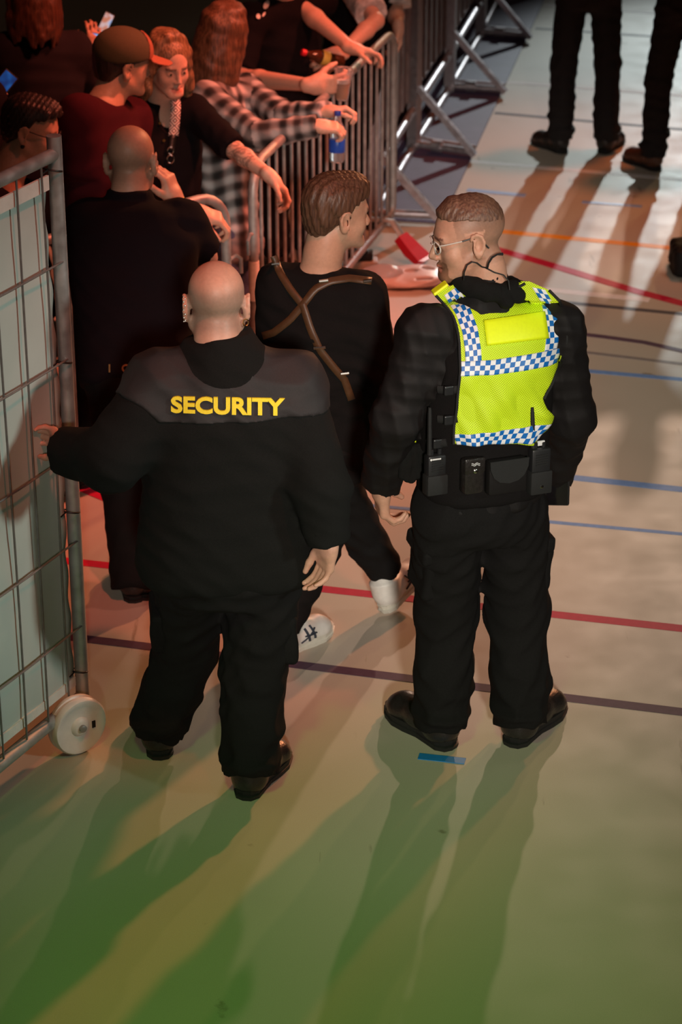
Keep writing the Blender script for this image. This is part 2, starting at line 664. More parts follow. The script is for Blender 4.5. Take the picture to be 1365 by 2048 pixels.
def head_prims(female=False, jaw=1.0, ear=1.0):
    """head in its own frame: x right, y forward, z up, origin between the eyes' height and the ears"""
    w = 0.94 if female else 1.0
    L = []
    ad = lambda f, k=0.02, m='u': L.append((f, k, m))
    ad(ell((0, -0.014, 0.036), (0.077 * w, 0.098, 0.083)))
    ad(ell((0, 0.026, -0.008), (0.063 * w, 0.064, 0.085)), 0.03)
    ad(ell((0, 0.030, -0.068), (0.053 * w * jaw, 0.056, 0.046)), 0.03)
    for sx in (-1, 1):
        ad(rc((sx * 0.054 * w * jaw, -0.002, -0.055), (sx * 0.022, 0.078, -0.098), 0.017, 0.014), 0.03)
        ad(ell((sx * 0.043 * w, 0.056, -0.032), (0.022, 0.022, 0.026)), 0.025)
    ad(ell((0, 0.080, -0.099), (0.022, 0.018, 0.018)), 0.02)
    br = 0.007 if female else 0.011
    ad(rc((-0.036, 0.078, 0.017), (0.036, 0.078, 0.017), br, br), 0.02)
    for sx in (-1, 1):
        ad(ell((sx * 0.031, 0.094, -0.003), (0.019, 0.016, 0.012)), 0.016, 's')
        ad(ell((sx * 0.031, 0.0755, -0.003), (0.0145, 0.0125, 0.0105)), 0.006)
    ns = 0.82 if female else 1.0
    ad(rc((0, 0.088, 0.006), (0, 0.088 + 0.022 * ns, -0.034), 0.0075 * ns, 0.0105 * ns), 0.014)
    for sx in (-1, 1):
        ad(ell((sx * 0.012 * ns, 0.099 - 0.003 * (ns < 1), -0.039), (0.0085 * ns, 0.011, 0.0085 * ns)), 0.008)
        ad(ell((sx * 0.006, 0.102, -0.047), (0.004, 0.006, 0.004)), 0.004, 's')
    ad(rc((-0.019, 0.084, -0.067), (0, 0.0925, -0.064), 0.0055, 0.007), 0.008)
    ad(rc((0.019, 0.084, -0.067), (0, 0.0925, -0.064), 0.0055, 0.007), 0.008)
    ad(rc((-0.016, 0.083, -0.076), (0.016, 0.083, -0.076), 0.006, 0.006), 0.008)
    ad(rc((-0.008, 0.089, -0.077), (0.008, 0.089, -0.077), 0.0065, 0.0065), 0.008)
    ad(rc((-0.024, 0.088, -0.0705), (0.024, 0.088, -0.0705), 0.0022, 0.0022, A(0, 1, 0), 4), 0.004, 's')
    for sx in (-1, 1):
        c, s_ = math.cos(0.45), math.sin(0.45)
        R = np.array([(c * sx, -s_, 0), (s_ * sx, c, 0.15), (0, -0.15, 1)])
        R = np.array([nrm(r) for r in R])
        ad(ell((sx * 0.0825 * w, -0.014, -0.012), (0.0085, 0.0200 * ear, 0.033 * ear), R), 0.008)
        hx = [(0.006, 0.010), (0.000, 0.021), (-0.012, 0.025), (-0.025, 0.017), (-0.030, 0.0), (-0.026, -0.018), (-0.017, -0.034), (-0.008, -0.043)]
        for q in range(len(hx) - 1):
            ad(rc((sx * (0.0845 + 0.0035 * (q > 1)) * w, *hx[q]), (sx * (0.0845 + 0.0035 * (0 < q < 5)) * w, *hx[q + 1]), 0.0048, 0.0048), 0.005)
        ad(ell((sx * 0.0765 * w, -0.010, -0.038), (0.006, 0.010, 0.010)), 0.008)
        ad(ell((sx * 0.0915 * w, -0.012, -0.008), (0.0085, 0.010, 0.018), R), 0.004, 's')
    return L


def finger_chain(o, d, n, lens, rads, curls):
    """curled chain from o; d pointing out, n = the way the palm faces"""
    pts = [np.asarray(o, float)]
    ang = 0.0
    for L, c in zip(lens, curls):
        ang += math.radians(c)
        pts.append(pts[-1] + L * (math.cos(ang) * d + math.sin(ang) * n))
    return [rc(pts[i], pts[i + 1], rads[i], rads[i + 1]) for i in range(len(lens))]


def hand_prims(wr, d, n, right=True, curl=25, spread=6, thumb=(0.75, 0.65, 0.35), tcurl=15, s=1.0, rad=1.0, curls=None):
    d = nrm(d)
    n = nrm(np.asarray(n) - np.dot(n, d) * d)
    t = np.cross(d, n) * (1 if right else -1)
    wr = np.asarray(wr, float)
    L = []
    R = np.array([t, d, n])
    L.append((rc(wr - 0.02 * s * d, wr + 0.03 * s * d, 0.024 * s, 0.027 * s, t, 1.25), 0.02, 'u'))
    L.append((bx(wr + 0.052 * s * d, (0.039 * s, 0.048 * s, 0.0145 * s), R, 0.013 * s), 0.02, 'u'))
    L.append((ell(wr + (0.04 * d + 0.024 * t + 0.010 * n) * s, np.array((0.019, 0.030, 0.014)) * s, R), 0.015, 'u'))
    base = [(0.029, 0.092), (0.0095, 0.097), (-0.010, 0.094), (-0.0285, 0.086)]
    lens = [(0.042, 0.026, 0.020), (0.046, 0.029, 0.021), (0.042, 0.027, 0.020), (0.033, 0.021, 0.018)]
    for i in range(4):
        a = math.radians(spread * (1.5 - i))
        df = math.cos(a) * d + math.sin(a) * t
        c = curls[i] if curls else (curl * (0.8 + 0.12 * i), curl * 1.2, curl * 0.8)
        r0 = (0.0098, 0.0098, 0.0093, 0.0085)[i] * s * rad
        pr = finger_chain(wr + (base[i][1] * d + base[i][0] * t) * s, df, n, [x * s for x in lens[i]],
                          (r0, r0 * 0.95, r0 * 0.88, r0 * 0.75), c)
        for f in pr:
            L.append((f, 0.0045, 'u'))
    td = nrm(thumb[0] * d + thumb[1] * t + thumb[2] * n)
    pr = finger_chain(wr + (0.026 * d + 0.027 * t + 0.006 * n) * s, td, nrm(d * 0.5 - t * 0.6 + n * 0.4),
                      (0.040 * s, 0.032 * s, 0.026 * s), (0.0145 * s * rad, 0.0115 * s * rad, 0.0105 * s * rad, 0.0082 * s * rad), (0, tcurl, tcurl))
    for f in pr:
        L.append((f, 0.007, 'u'))
    return L


class Person:
    def __init__(self, label, J, face, up=(0, 0, 1), hs=1.0, girth=1.0, skin=(0.56, 0.33, 0.23), female=False, jaw=1.0, cat='person', group=None, base=None):
        self.J = {k: np.asarray(v, dtype=np.float64) for k, v in J.items()}
        J = self.J
        feet = 0.5 * (J['anl'] + J['anr'])
        self.base = A(feet[0], feet[1], 0) if base is None else np.asarray(base, float)
        self.root = thing('person', self.base, label, cat, group)
        self.hs, self.g, self.skin, self.female, self.jaw = hs, girth, np.array(skin), female, jaw
        F = nrm(face)
        U = nrm(np.asarray(up, float) - np.dot(up, F) * F)
        Rt = np.cross(F, U)
        self.HR = np.array([Rt, F, U])            # rows: right, forward, up
        self.Hc = J['head']
        self.pel = 0.5 * (J['hipl'] + J['hipr'])
        self.upv = nrm(J['neck'] - self.pel)
        s = J['shr'] - J['shl']
        self.side = nrm(s - np.dot(s, self.upv) * self.upv)
        self.fwd = np.cross(self.upv, self.side)
        self.hands = []

    # frames
    def h2w(self, V):
        return np.asarray(V) * self.hs @ self.HR + self.Hc

    def w2h(self, P):
        return ((np.asarray(P) - self.Hc) @ self.HR.T) / self.hs

    def hp(self, fn):
        R = self.HR.astype(np.float32); c = self.Hc.astype(np.float32); s = np.float32(self.hs)
        return lambda P: fn(((P - c) @ R.T) / s) * s

    def T(self, t, x=0.0, y=0.0):
        """point on the trunk: t up the spine, x to the right, y forward"""
        return self.pel + t * (self.J['neck'] - self.pel) + x * self.side + y * self.fwd

    def bounds(self, pad=0.2, keys=None):
        P = np.array([self.J[k] for k in (keys or self.J) if not k.startswith('foot')])
        return P.min(0) - pad, P.max(0) + pad

    def body(self, h=0.006, paint=None, armr=1.0, legs=True):
        J, g = self.J, self.g
        S = Sdf()
        S.add(loft(self.pel, J['neck'], self.side, [-0.12, 0.1, 0.35, 0.7, 0.92, 1.02], np.array([.13, .135, .12, .145, .12, .06]) * g,
                   np.array([.085, .09, .085, .095, .07, .05]) * g))
        for sd in ('l', 'r'):
            a, e, w = J['sh' + sd], J['el' + sd], J['wr' + sd]
            S.add(rc(a, e, 0.047 * armr, 0.039 * armr), 0.05)
            m = e + 0.3 * (w - e)
            S.add(rc(e, m, 0.038 * armr, 0.040 * armr), 0.02)
            S.add(rc(m, w, 0.040 * armr, 0.026 * armr), 0.02)
            if legs:
                hp, kn, an = J['hip' + sd], J['kn' + sd], J['an' + sd]
                S.add(rc(hp, kn, 0.072 * g, 0.05), 0.05)
                S.add(rc(kn, kn + 0.35 * (an - kn), 0.048, 0.05), 0.02)
                S.add(rc(kn + 0.35 * (an - kn), an, 0.05, 0.034), 0.02)
                fd = J.get('foot' + sd, None)
                if fd is not None:
                    S.add(rc(an, an + 0.13 * nrm(fd) - A(0, 0, 0.03), 0.032, 0.022), 0.03)
        nk = self.hp(rc((0, -0.028, -0.06), (0, -0.035, -0.13), 0.056 * (0.85 if self.female else 1), 0.056 * (0.85 if self.female else 1)))
        S.add(nk, 0.03)
        S.add(rc(self.h2w((0, -0.033, -0.10)), J['neck'] + 0.0 * self.upv, 0.054 * (0.85 if self.female else 1), 0.062), 0.04)
        first = True
        HS = Sdf()
        for f, k, m in head_prims(self.female, self.jaw):
            HS.add(f, k, m)
        S.add(self.hp(HS), 0.025)
        for hd in self.hands:
            for f, k, m in hd:
                S.add(f, k, m)
        self.S_body = S
        lo, hi = self.bounds(0.26)
        lo[2] = max(lo[2], -0.02)
        V, Q = S.mesh(h, lo, hi)
        col = np.tile(self.skin, (len(V), 1))
        L = self.w2h(V)
        hd = (np.abs(L) < 0.14).all(1)
        lip = hd & (np.abs(L[:, 0]) < 0.023) & (L[:, 1] > 0.083) & (L[:, 2] < -0.060) & (L[:, 2] > -0.083)
        col[lip] = self.skin * np.array([0.95, 0.62, 0.62])
        brow = hd & (np.abs(np.abs(L[:, 0]) - 0.031) < 0.02) & (L[:, 1] > 0.06) & (np.abs(L[:, 2] - 0.0195) < 0.0045)
        col[brow] = self.skin * np.array([0.35, 0.3, 0.3])
        if paint:
            paint(self, V, L, hd, col)
        self.o_body = obj('body', V, Q, SKIN, self.root, col=col)
        return self.o_body

    def eyes(self):
        for sx in (-1, 1):
            n, mring = 12, 8
            V, F, C = [], [], []
            for i in range(mring + 1):
                th = math.pi * i / mring
                for k in range(n):
                    a = 2 * math.pi * k / n
                    V.append((0.0104 * math.sin(th) * math.cos(a), 0.0104 * math.cos(th), 0.0104 * math.sin(th) * math.sin(a)))
                    C.append((0.03, 0.02, 0.015) if th < 0.75 else (0.42, 0.36, 0.32))
            for i in range(mring):
                for k in range(n):
                    F.append((i * n + k, i * n + (k + 1) % n, (i + 1) * n + (k + 1) % n, (i + 1) * n + k))
            V = self.h2w(np.array(V) + np.array((sx * 0.031, 0.0772, -0.003)))
            obj('eye', V, F, mat('eye', (0.7, 0.7, 0.7), 0.15, vcol=True), self.root, col=np.array(C))

    def mesh(self, name, S, m, h=0.008, pad=0.25, lo=None, hi=None, label=None, col=None, parent=None):
        l, u = self.bounds(pad)
        l[2] = max(l[2], -0.02)
        if lo is not None:
            l = np.maximum(l, lo)
        if hi is not None:
            u = np.minimum(u, hi)
        V, Q = S.mesh(h, l, u)
        c = col(V) if col is not None else None
        return obj(name, V, Q, m, parent or self.root, label=label, col=c)

    def head_mesh(self, name, S, m, h=0.006, lo=(-0.2, -0.22, -0.45), hi=(0.2, 0.22, 0.2), label=None, col=None, parent=None):
        V, Q = S.mesh(h, lo, hi)
        c = col(V) if col is not None else None
        return obj(name, self.h2w(V), Q, m, parent or self.root, label=label, col=c)

    def top_sdf(self, ts, ws, ds, offs=None, sl=(0.078, 0.066, 0.064, 0.052), cuffs=True, shr=0.075, short=None, wr=(0.005, 22), seed=1, n=2.3, collar=None, neckcut=None, slr=None, ends=0.0):
        J = self.J
        S = Sdf()
        S.add(loft(self.pel, J['neck'], self.side, ts, ws, ds, offs, n))
        S.add(rc(J['shl'], J['shr'], shr, shr), 0.05)
        for sd in ('l', 'r'):
            a, e, w = J['sh' + sd], J['el' + sd], J['wr' + sd]
            r = slr if (sd == 'r' and slr) else sl
            if short:
                b = a + short * (e - a)
                S.add(rc(a, b, r[0], r[1], cut=0.004), 0.04)
            else:
                S.add(rc(a, e, r[0], r[1]), 0.05)
                w2 = w - ends * nrm(w - e)
                S.add(rc(e, w2, r[2], r[3], cut=0.006), 0.03)
        if collar:
            # standing collar round the neck
            c0, c1, r0, r1 = collar
            S.add(rc(c0, c1, r0, r1, cut=0.004), 0.025)
        if wr:
            S.post.append(wrinkle(wr[0], wr[1], seed, (0.7, 0.7, 1.2)))
        return S

    def trousers_sdf(self, hipw=0.17, hipd=0.125, th=0.098, kn=0.078, hem=0.078, top=0.14, wr=(0.006, 20), seed=3, bottom=0.02, knf=1.0):
        J = self.J
        S = Sdf()
        S.add(loft(self.pel, J['neck'], self.side, [-0.17, -0.05, 0.08, top], [hipw * .86, hipw, hipw, hipw * .95], [hipd * .85, hipd, hipd, hipd * .92], [-0.01, -0.015, -0.01, 0]))
        for sd in ('l', 'r'):
            h_, k_, a_ = J['hip' + sd], J['kn' + sd], J['an' + sd]
            S.add(rc(h_ - 0.02 * self.upv, k_, th, kn), 0.04)
            a2 = a_ + bottom * nrm(a_ - k_)
            S.add(rc(k_, k_ + 0.5 * (a2 - k_), kn, (kn + hem) * 0.49), 0.03)
            S.add(rc(k_ + 0.45 * (a2 - k_), a2, (kn + hem) * 0.49, hem, cut=0.004), 0.02)
            # sagging folds above the shoe
            u = nrm(a2 - k_)
            for q, (dd, rr) in enumerate(((0.055, 1.10), (0.13, 1.05))):
                S.add(ell(a2 - dd * u + 0.012 * A(math.cos(q * 2 + seed), math.sin(q * 2 + seed), 0), (hem * rr, hem * rr, 0.03)), 0.02)
        if wr:
            S.post.append(wrinkle(wr[0], wr[1], seed, (0.6, 0.6, 1.3)))
        return S

    def shoe(self, heel, d, up=(0, 0, 1), L=0.29, wid=1.0, hgt=1.0, m=None, sole_m=None, boot=0.12, name='shoe', h=0.005, sole_h=0.026, extra=None):
        d = nrm(d); up = nrm(np.asarray(up, float) - np.dot(up, d) * d)
        s = np.cross(d, up)
        o = np.asarray(heel, float)
        k = L / 0.29
        pt = lambda a, z, x=0: o + d * a * k + up * z + s * x
        S = Sdf()
        S.add(rc(pt(.045, .055), pt(.05, .055 + boot * .5), .040 * wid, .042 * wid))
        S.add(rc(pt(.05, .05 * hgt), pt(.14, .052 * hgt), .040 * wid, .042 * wid), 0.03)
        S.add(rc(pt(.14, .052 * hgt), pt(.215, .044 * hgt), .042 * wid, .040 * wid, s, 1.08), 0.03)
        S.add(ell(pt(.225, .040 * hgt), (.047 * wid, .055 * k, .032 * hgt), np.array([s, d, up])), 0.03)
        if boot:
            S.add(rc(pt(.05, .07), pt(.055, boot), .046 * wid, .050 * wid, d, 1.1, cut=0.003), 0.03)
        o32, u32 = o.astype(np.float32), up.astype(np.float32)
        S.post.append(lambda P, D: np.maximum(D, (sole_h * 0.8) - (P - o32) @ u32))
        lo = np.minimum(pt(-.06, -.03), pt(.35, .2)) - 0.1
        hi = np.maximum(pt(-.06, -.03), pt(.35, .2)) + 0.1
        V, Q = S.mesh(h, lo, hi)
        so = obj(name, V, Q, m or LEATHER, self.root)
        # sole: outline extruded with a heel step and treads
        out = [(-.002, .0), (.004, .022), (.03, .037), (.075, .036), (.12, .036), (.17, .046), (.215, .050), (.255, .042), (.282, .022), (.29, 0)]
        poly = [(a, x) for a, x in out] + [(a, -x) for a, x in reversed(out[1:-1])]
        rings = []
        for z, gr in ((0.0, 1.02), (sole_h * .45, 1.06), (sole_h * .5, 1.0), (sole_h, 1.03)):
            rings.append([pt(.145 + (a - .145) * gr, z + (0.012 * max(0, (a - .2) / .09) ** 2 if z < .02 else 0.006 * max(0, (a - .2) / .09) ** 2), x * gr * wid) for a, x in poly])
        n = len(poly)
        SV = [p for r in rings for p in r]
        SF = [(i * n + k2, i * n + (k2 + 1) % n, (i + 1) * n + (k2 + 1) % n, (i + 1) * n + k2) for i in range(3) for k2 in range(n)]
        SF += [tuple(reversed(range(n))), tuple(3 * n + k2 for k2 in range(n))]
        obj('sole', SV, SF, sole_m or RUBBER, so, smooth=False)
        so['frame'] = 0
        del so['frame']
        return so, pt, S


def text_mesh(txt, size, bold=0.0, extrude=0.0):
    c = bpy.data.curves.new('lettering', 'FONT')
    c.body = txt
    c.size = size
    c.offset = bold
    c.extrude = extrude
    c.align_x = 'CENTER'
    c.resolution_u = 4
    o = bpy.data.objects.new('lettering', c)
    COL.objects.link(o)
    bpy.context.view_layer.update()
    dg = bpy.context.evaluated_depsgraph_get()
    me = bpy.data.meshes.new_from_object(o.evaluated_get(dg))
    bm = bmesh.new()
    bm.from_mesh(me)
    bmesh.ops.triangulate(bm, faces=bm.faces)
    bmesh.ops.subdivide_edges(bm, edges=[e for e in bm.edges if e.calc_length() > size * 0.12], cuts=2, use_grid_fill=True)
    bmesh.ops.triangulate(bm, faces=bm.faces)
    bm.verts.index_update()
    V = np.array([v.co[:] for v in bm.verts])
    F = [[v.index for v in f.verts] for f in bm.faces]
    bm.free()
    bpy.data.objects.remove(o)
    bpy.data.curves.remove(c)
    bpy.data.meshes.remove(me)
    return V, F


def band_strip(S, path_a, path_b, Y, d, nu, nv, off, sub=3):
    """a strip between two pixel polylines, pressed on to surface S along d; returns V, F, cell ids"""
    def res(path, n):
        path = np.array(path, float)
        seg = np.r_[0, np.cumsum(np.linalg.norm(np.diff(path, axis=0), axis=1))]
        q = np.linspace(0, seg[-1], n)
        return np.stack([np.interp(q, seg, path[:, 0]), np.interp(q, seg, path[:, 1])], 1)
    N, M = nu * sub + 1, nv * sub + 1
    a, b = res(path_a, N), res(path_b, N)
    P = np.array([[a[i] + (b[i] - a[i]) * j / (M - 1) for j in range(M)] for i in range(N)]).reshape(-1, 2)
    X = np.array([W(px, py, Y) for px, py in P])
    X, t = trace(S, X - 0.5 * nrm(d) * 1.0, d, off)
    F, ids = [], []
    for i in range(N - 1):
        for j in range(M - 1):
            F.append((i * M + j, i * M + j + 1, (i + 1) * M + j + 1, (i + 1) * M + j))
            ids.append(((i // sub) + (j // sub)) % 2)
    return X, np.array(F), ids


def thicken(V, F, n, th):
    """give a pressed-on sheet a back face and rim, so it is cloth and not paper"""
    V = np.asarray(V); F = np.asarray(F)
    N = len(V)
    V2 = np.vstack([V, V + np.asarray(n) * th])
    F2 = F[:, ::-1] + N
    from collections import Counter
    E = Counter()
    for f in F.tolist():
        for i in range(len(f)):
            E[(f[i], f[(i + 1) % len(f)])] += 1
    rim = [(b, a, a + N, b + N) for (a, b) in E if (b, a) not in E]
    if F.shape[1] == 4:
        return V2, np.vstack([F, F2, np.array(rim)]), len(F)
    return V2, F.tolist() + F2.tolist() + rim, len(F)


def strip(S, path, wpx, Y, off, th, name, m, parent, n=24, mcol=1, mats=None, ids=None):
    """a strap: a band of cloth or leather laid along a path on a garment"""
    P = resamp(path, n)
    T = np.gradient(P, axis=0)
    T /= np.linalg.norm(T, axis=1, keepdims=True)
    N = np.stack([-T[:, 1], T[:, 0]], 1)
    M = 3
    Q = np.concatenate([(P + N * wpx * (j / (M - 1) - 0.5))[:, None, :] for j in range(M)], 1).reshape(-1, 2)
    X = press(S, Q, Y, off)
    F = np.array([(i * M + j, i * M + j + 1, (i + 1) * M + j + 1, (i + 1) * M + j) for i in range(n - 1) for j in range(M - 1)])
    V2, F2, nf = thicken(X, F, A(0, CP, -SP), th)
    return obj(name, V2, F2, m, parent)


def resamp(path, n):
    path = np.array(path, float)
    seg = np.r_[0, np.cumsum(np.linalg.norm(np.diff(path, axis=0), axis=1))]
    q = np.linspace(0, seg[-1], n)
    return np.stack([np.interp(q, seg, path[:, 0]), np.interp(q, seg, path[:, 1])], 1)


def short_hair(front=0.045, side=0.088, back=-0.072, fringe=0.06, seed=0.0, amp=0.0022):
    HS = Sdf()
    HS.add(ell((0, -0.018, 0.040), (side, 0.108, 0.092)))
    HS.add(ell((0, 0.045, 0.085), (fringe, 0.05, 0.042)), 0.03)
    HS.add(ell((0, -0.07, -0.02), (side * 0.76, 0.042, 0.06)), 0.03)
    HS.post.append(lambda P, D: np.maximum(D, np.where(P[:, 1] > 0.02, (front + 0.4 * np.maximum(0, P[:, 1] - 0.03)) - P[:, 2], back - P[:, 2] + np.maximum(0, P[:, 1] + 0.05) * (front - back) / 0.07)))
    HS.post.append(lambda P, D: D + amp * np.sin(P[:, 0] * 260 + 50 * P[:, 2] + seed) + amp * 0.7 * np.sin(P[:, 1] * 330 - P[:, 2] * 120 + seed))
    return HS


def long_hair(length=0.30, n=34, seed=0, spread=0.105, face=58, part=0.0, wave=0.010, width=0.016):
    """locks falling from the parting over the skull and down"""
    rs = np.random.RandomState(seed)
    HS = Sdf()
    HS.add(ell((0, -0.022, 0.038), (0.087, 0.105, 0.091)))
    for i in range(n):
        a = math.radians(face + (360 - 2 * face) * (i + rs.rand() * 0.6) / n) + math.pi / 2
        ca, sa = math.cos(a), math.sin(a)
        top = A(part + 0.02 * ca, 0.02 * sa + 0.01, 0.122)
        L = length * (0.82 + 0.3 * rs.rand())
        pts = [top]
        for z, r in ((0.095, 0.055), (0.045, 0.083), (-0.02, 0.090)):
            pts.append(A(r * ca * 0.98, r * 1.14 * sa - 0.012, z + 0.035 * (rs.rand() - 0.5)))
        q = 4
        for k in range(1, q + 1):
            f = k / q
            rr = 0.090 + (spread - 0.090) * math.sin(f * 2.0)
            w = wave * math.sin(f * 5 + rs.rand() * 6)
            pts.append(A(rr * ca + w * sa, rr * 1.12 * sa - 0.012 + w * ca, -0.02 - L * f + (0.04 * (rs.rand() - 0.5) if k < q else 0)))
        rad = [0.012, 0.015, width, width, width, width * 0.95, width * 0.85, width * 0.5]
        for k in range(len(pts) - 1):
            HS.add(rc(pts[k], pts[k + 1], rad[k], rad[k + 1]), 0.020)
    return HS


def copy_tree(o, parent=None):
    c = o.copy()
    COL.objects.link(c)
    c.parent = parent
    for ch in list(o.children):
        copy_tree(ch, c)
    return c
# ------------------------------------------------------------------ the hall floor


def floor_material():
    m = mat('sports_floor', (0.5, 0.44, 0.36), 0.38, spec=0.3)
    nt = m.node_tree
    b = nt.nodes['Principled BSDF']
    tc = nt.nodes.new('ShaderNodeTexCoord')

    def noise(scale, detail=4, vec=None):
        n = nt.nodes.new('ShaderNodeTexNoise')
        n.inputs['Scale'].default_value = scale
        n.inputs['Detail'].default_value = detail
        nt.links.new(vec or tc.outputs['Object'], n.inputs['Vector'])
        return n.outputs['Fac']

    def ramp(fac, p0, p1, c0, c1):
        r = nt.nodes.new('ShaderNodeValToRGB')
        r.color_ramp.elements[0].position = p0
        r.color_ramp.elements[1].position = p1
        r.color_ramp.elements[0].color = (*c0, 1)
        r.color_ramp.elements[1].color = (*c1, 1)
        nt.links.new(fac, r.inputs[0])
        return r.outputs[0]

    def mul(a, bb):
        x = nt.nodes.new('ShaderNodeMix')
        x.data_type = 'RGBA'
        x.blend_type = 'MULTIPLY'
        x.inputs[0].default_value = 1
        nt.links.new(a, x.inputs[6])
        nt.links.new(bb, x.inputs[7])
        return x.outputs[2]
    base = ramp(noise(1.3), 0.3, 0.7, (0.48, 0.42, 0.34), (0.52, 0.46, 0.38))
    grain = ramp(noise(420, 2), 0.35, 0.65, (0.93, 0.93, 0.93), (1.05, 1.05, 1.05))
    # scuffs: short dark streaks and a few worn spots
    mp = nt.nodes.new('ShaderNodeMapping')
    mp.inputs['Rotation'].default_value = (0, 0, 0.5)
    mp.inputs['Scale'].default_value = (14, 1.6, 1)
    nt.links.new(tc.outputs['Object'], mp.inputs['Vector'])
    scuff = ramp(noise(1.0, 5, mp.outputs[0]), 0.27, 0.31, (0.62, 0.58, 0.52), (1, 1, 1))
    spots = ramp(noise(5.5, 6), 0.26, 0.30, (0.6, 0.55, 0.5), (1, 1, 1))
    col = mul(mul(base, grain), mul(scuff, spots))
    nt.links.new(col, b.inputs['Base Color'])
    rr = nt.nodes.new('ShaderNodeMapRange')
    rr.inputs[1].default_value = 0.3
    rr.inputs[2].default_value = 0.7
    rr.inputs[3].default_value = 0.44
    rr.inputs[4].default_value = 0.56
    nt.links.new(noise(6, 6), rr.inputs[0])
    nt.links.new(rr.outputs[0], b.inputs['Roughness'])
    bp = nt.nodes.new('ShaderNodeBump')
    bp.inputs['Strength'].default_value = 0.05
    bp.inputs['Distance'].default_value = 0.002
    nt.links.new(noise(420, 2), bp.inputs['Height'])
    nt.links.new(bp.outputs[0], b.inputs['Normal'])
    return m


FLOORM = floor_material()
fl = MB().box((0, 12, -0.05), (16, 25, 0.05))
floor = fl.build('floor', FLOORM)
tag(floor, 'pale beige sports hall floor with coloured court lines', 'floor', kind='structure')
floor_loc = (0, 0, 0)


def ribbon(name, pts, width, m, z=0.0012, label=None, parent=None):
    pts = [np.array((p[0], p[1], z)) for p in pts]
    V, F = [], []
    for i, p in enumerate(pts):
        t = nrm(pts[min(i + 1, len(pts) - 1)] - pts[max(i - 1, 0)])
        s = A(-t[1], t[0], 0)
        V += [p + s * width / 2, p - s * width / 2]
    n = len(V)
    for i in range(len(pts) - 1):
        F.append((2 * i, 2 * i + 1, 2 * i + 3, 2 * i + 2))
    V2 = V + [v - A(0, 0, z * 0.9) for v in V]
    F2 = F + [(2 * i, 2 * i + 2, n + 2 * i + 2, n + 2 * i) for i in range(len(pts) - 1)] + \
        [(2 * i + 3, 2 * i + 1, n + 2 * i + 1, n + 2 * i + 3) for i in range(len(pts) - 1)] + [(0, n, n + 1, 1), (n - 2, n - 1, 2 * n - 1, 2 * n - 2)]
    return obj(name, V2, F2, m, parent, smooth=False, label=label)


def line(p, q, ext0, ext1, width, m, label, z=0.0012):
    a, b = G(*p), G(*q)
    d = nrm(b - a)
    ribbon('court_line', [a - d * ext0, b + d * ext1], width, m, z, label, floor)


PAINT = {
    'purple': mat('purple_line_paint', (0.10, 0.055, 0.09), 0.55, spec=0.12, noise=0.1, nscale=40),
    'red': mat('red_line_paint', (0.50, 0.018, 0.055), 0.55, spec=0.12, noise=0.08, nscale=40),
    'white': mat('white_line_paint', (0.80, 0.74, 0.72), 0.55, spec=0.12, noise=0.06, nscale=40),
    'dark': mat('dark_grey_line_paint', (0.10, 0.09, 0.10), 0.55, spec=0.12, noise=0.1, nscale=40),
    'orange': mat('orange_line_paint', (0.85, 0.33, 0.03), 0.55, spec=0.12, noise=0.05, nscale=40),
    'blue': mat('blue_line_paint', (0.16, 0.30, 0.60), 0.55, spec=0.12, noise=0.08, nscale=40),
    'grey': mat('grey_line_paint', (0.25, 0.22, 0.21), 0.55, spec=0.12, noise=0.1, nscale=40),
}
line((180, 1279), (1365, 1424), 2.5, 2, 0.050, PAINT['purple'], 'dark purple court line')
line((170, 1126), (1365, 1257), 2.5, 2, 0.050, PAINT['red'], 'long red court line')
line((945, 323), (1365, 359), 0.05, 3, 0.052, PAINT['white'], 'white court line under the far shoes')
line((1020, 165), (1365, 191), 0.02, 3, 0.050, PAINT['white'], 'white court line behind the far legs')
line((990, 226), (1365, 259), 0.0, 3, 0.045, PAINT['dark'], 'dark court line')
line((1072, 57), (1365, 77), 0.0, 3, 0.045, PAINT['dark'], 'dark court line at the far end')
line((1088, 10), (1365, 30), 0.0, 3, 0.05, PAINT['white'], 'white court line at the far end')
line((930, 456), (1365, 498), 0.0, 3, 0.060, PAINT['orange'], 'orange court line')
line((1010, 571), (1300, 600), 0.2, 0.0, 0.055, PAINT['white'], 'short white court line')
line((1140, 606), (1365, 628), 2.0, 2, 0.040, PAINT['dark'], 'faint dark court line')
line((760, 655), (1365, 728), 0.6, 2, 0.030, PAINT['grey'], 'thin grey court line')
line((1130, 738), (1365, 759), 1.2, 2, 0.040, PAINT['blue'], 'thin blue court line beside the elbow')
line((1080, 948), (1365, 979), 2.0, 2, 0.050, PAINT['blue'], 'bright blue court line beside the tablet')
line((1080, 1042), (1365, 1068), 2.0, 2, 0.025, PAINT['blue'], 'pale thin blue court line')
ribbon('court_line', [G(900, 476), G(950, 488), G(1003, 501), G(1095, 528), G(1180, 554), G(1275, 583), G(1365, 607), G(1480, 634), G(1620, 660)], 0.065, PAINT['red'], 0.0018, 'red curved court line', floor)
ribbon('court_line', [G(960, 660), G(1050, 660), G(1135, 665), G(1210, 674), G(1290, 685), G(1365, 702), G(1450, 725)], 0.04, PAINT['purple'], 0.0018, 'purple curved court line', floor)
ribbon('court_line', [G(100, 948), G(185, 985), G(245, 1010), G(340, 1050), G(480, 1105), G(622, 1158)], 0.055, PAINT['red'], 0.0020, 'red curved court line by the fence', floor)
TAPE_B = mat('blue_tape', (0.015, 0.20, 0.55), 0.45, noise=0.06, nscale=60)
tag(ribbon('tape_strip', [G(838, 1513), G(931, 1523)], 0.036, TAPE_B, 0.0025), 'bright blue tape strip on the floor behind the officer\'s left heel', 'tape')
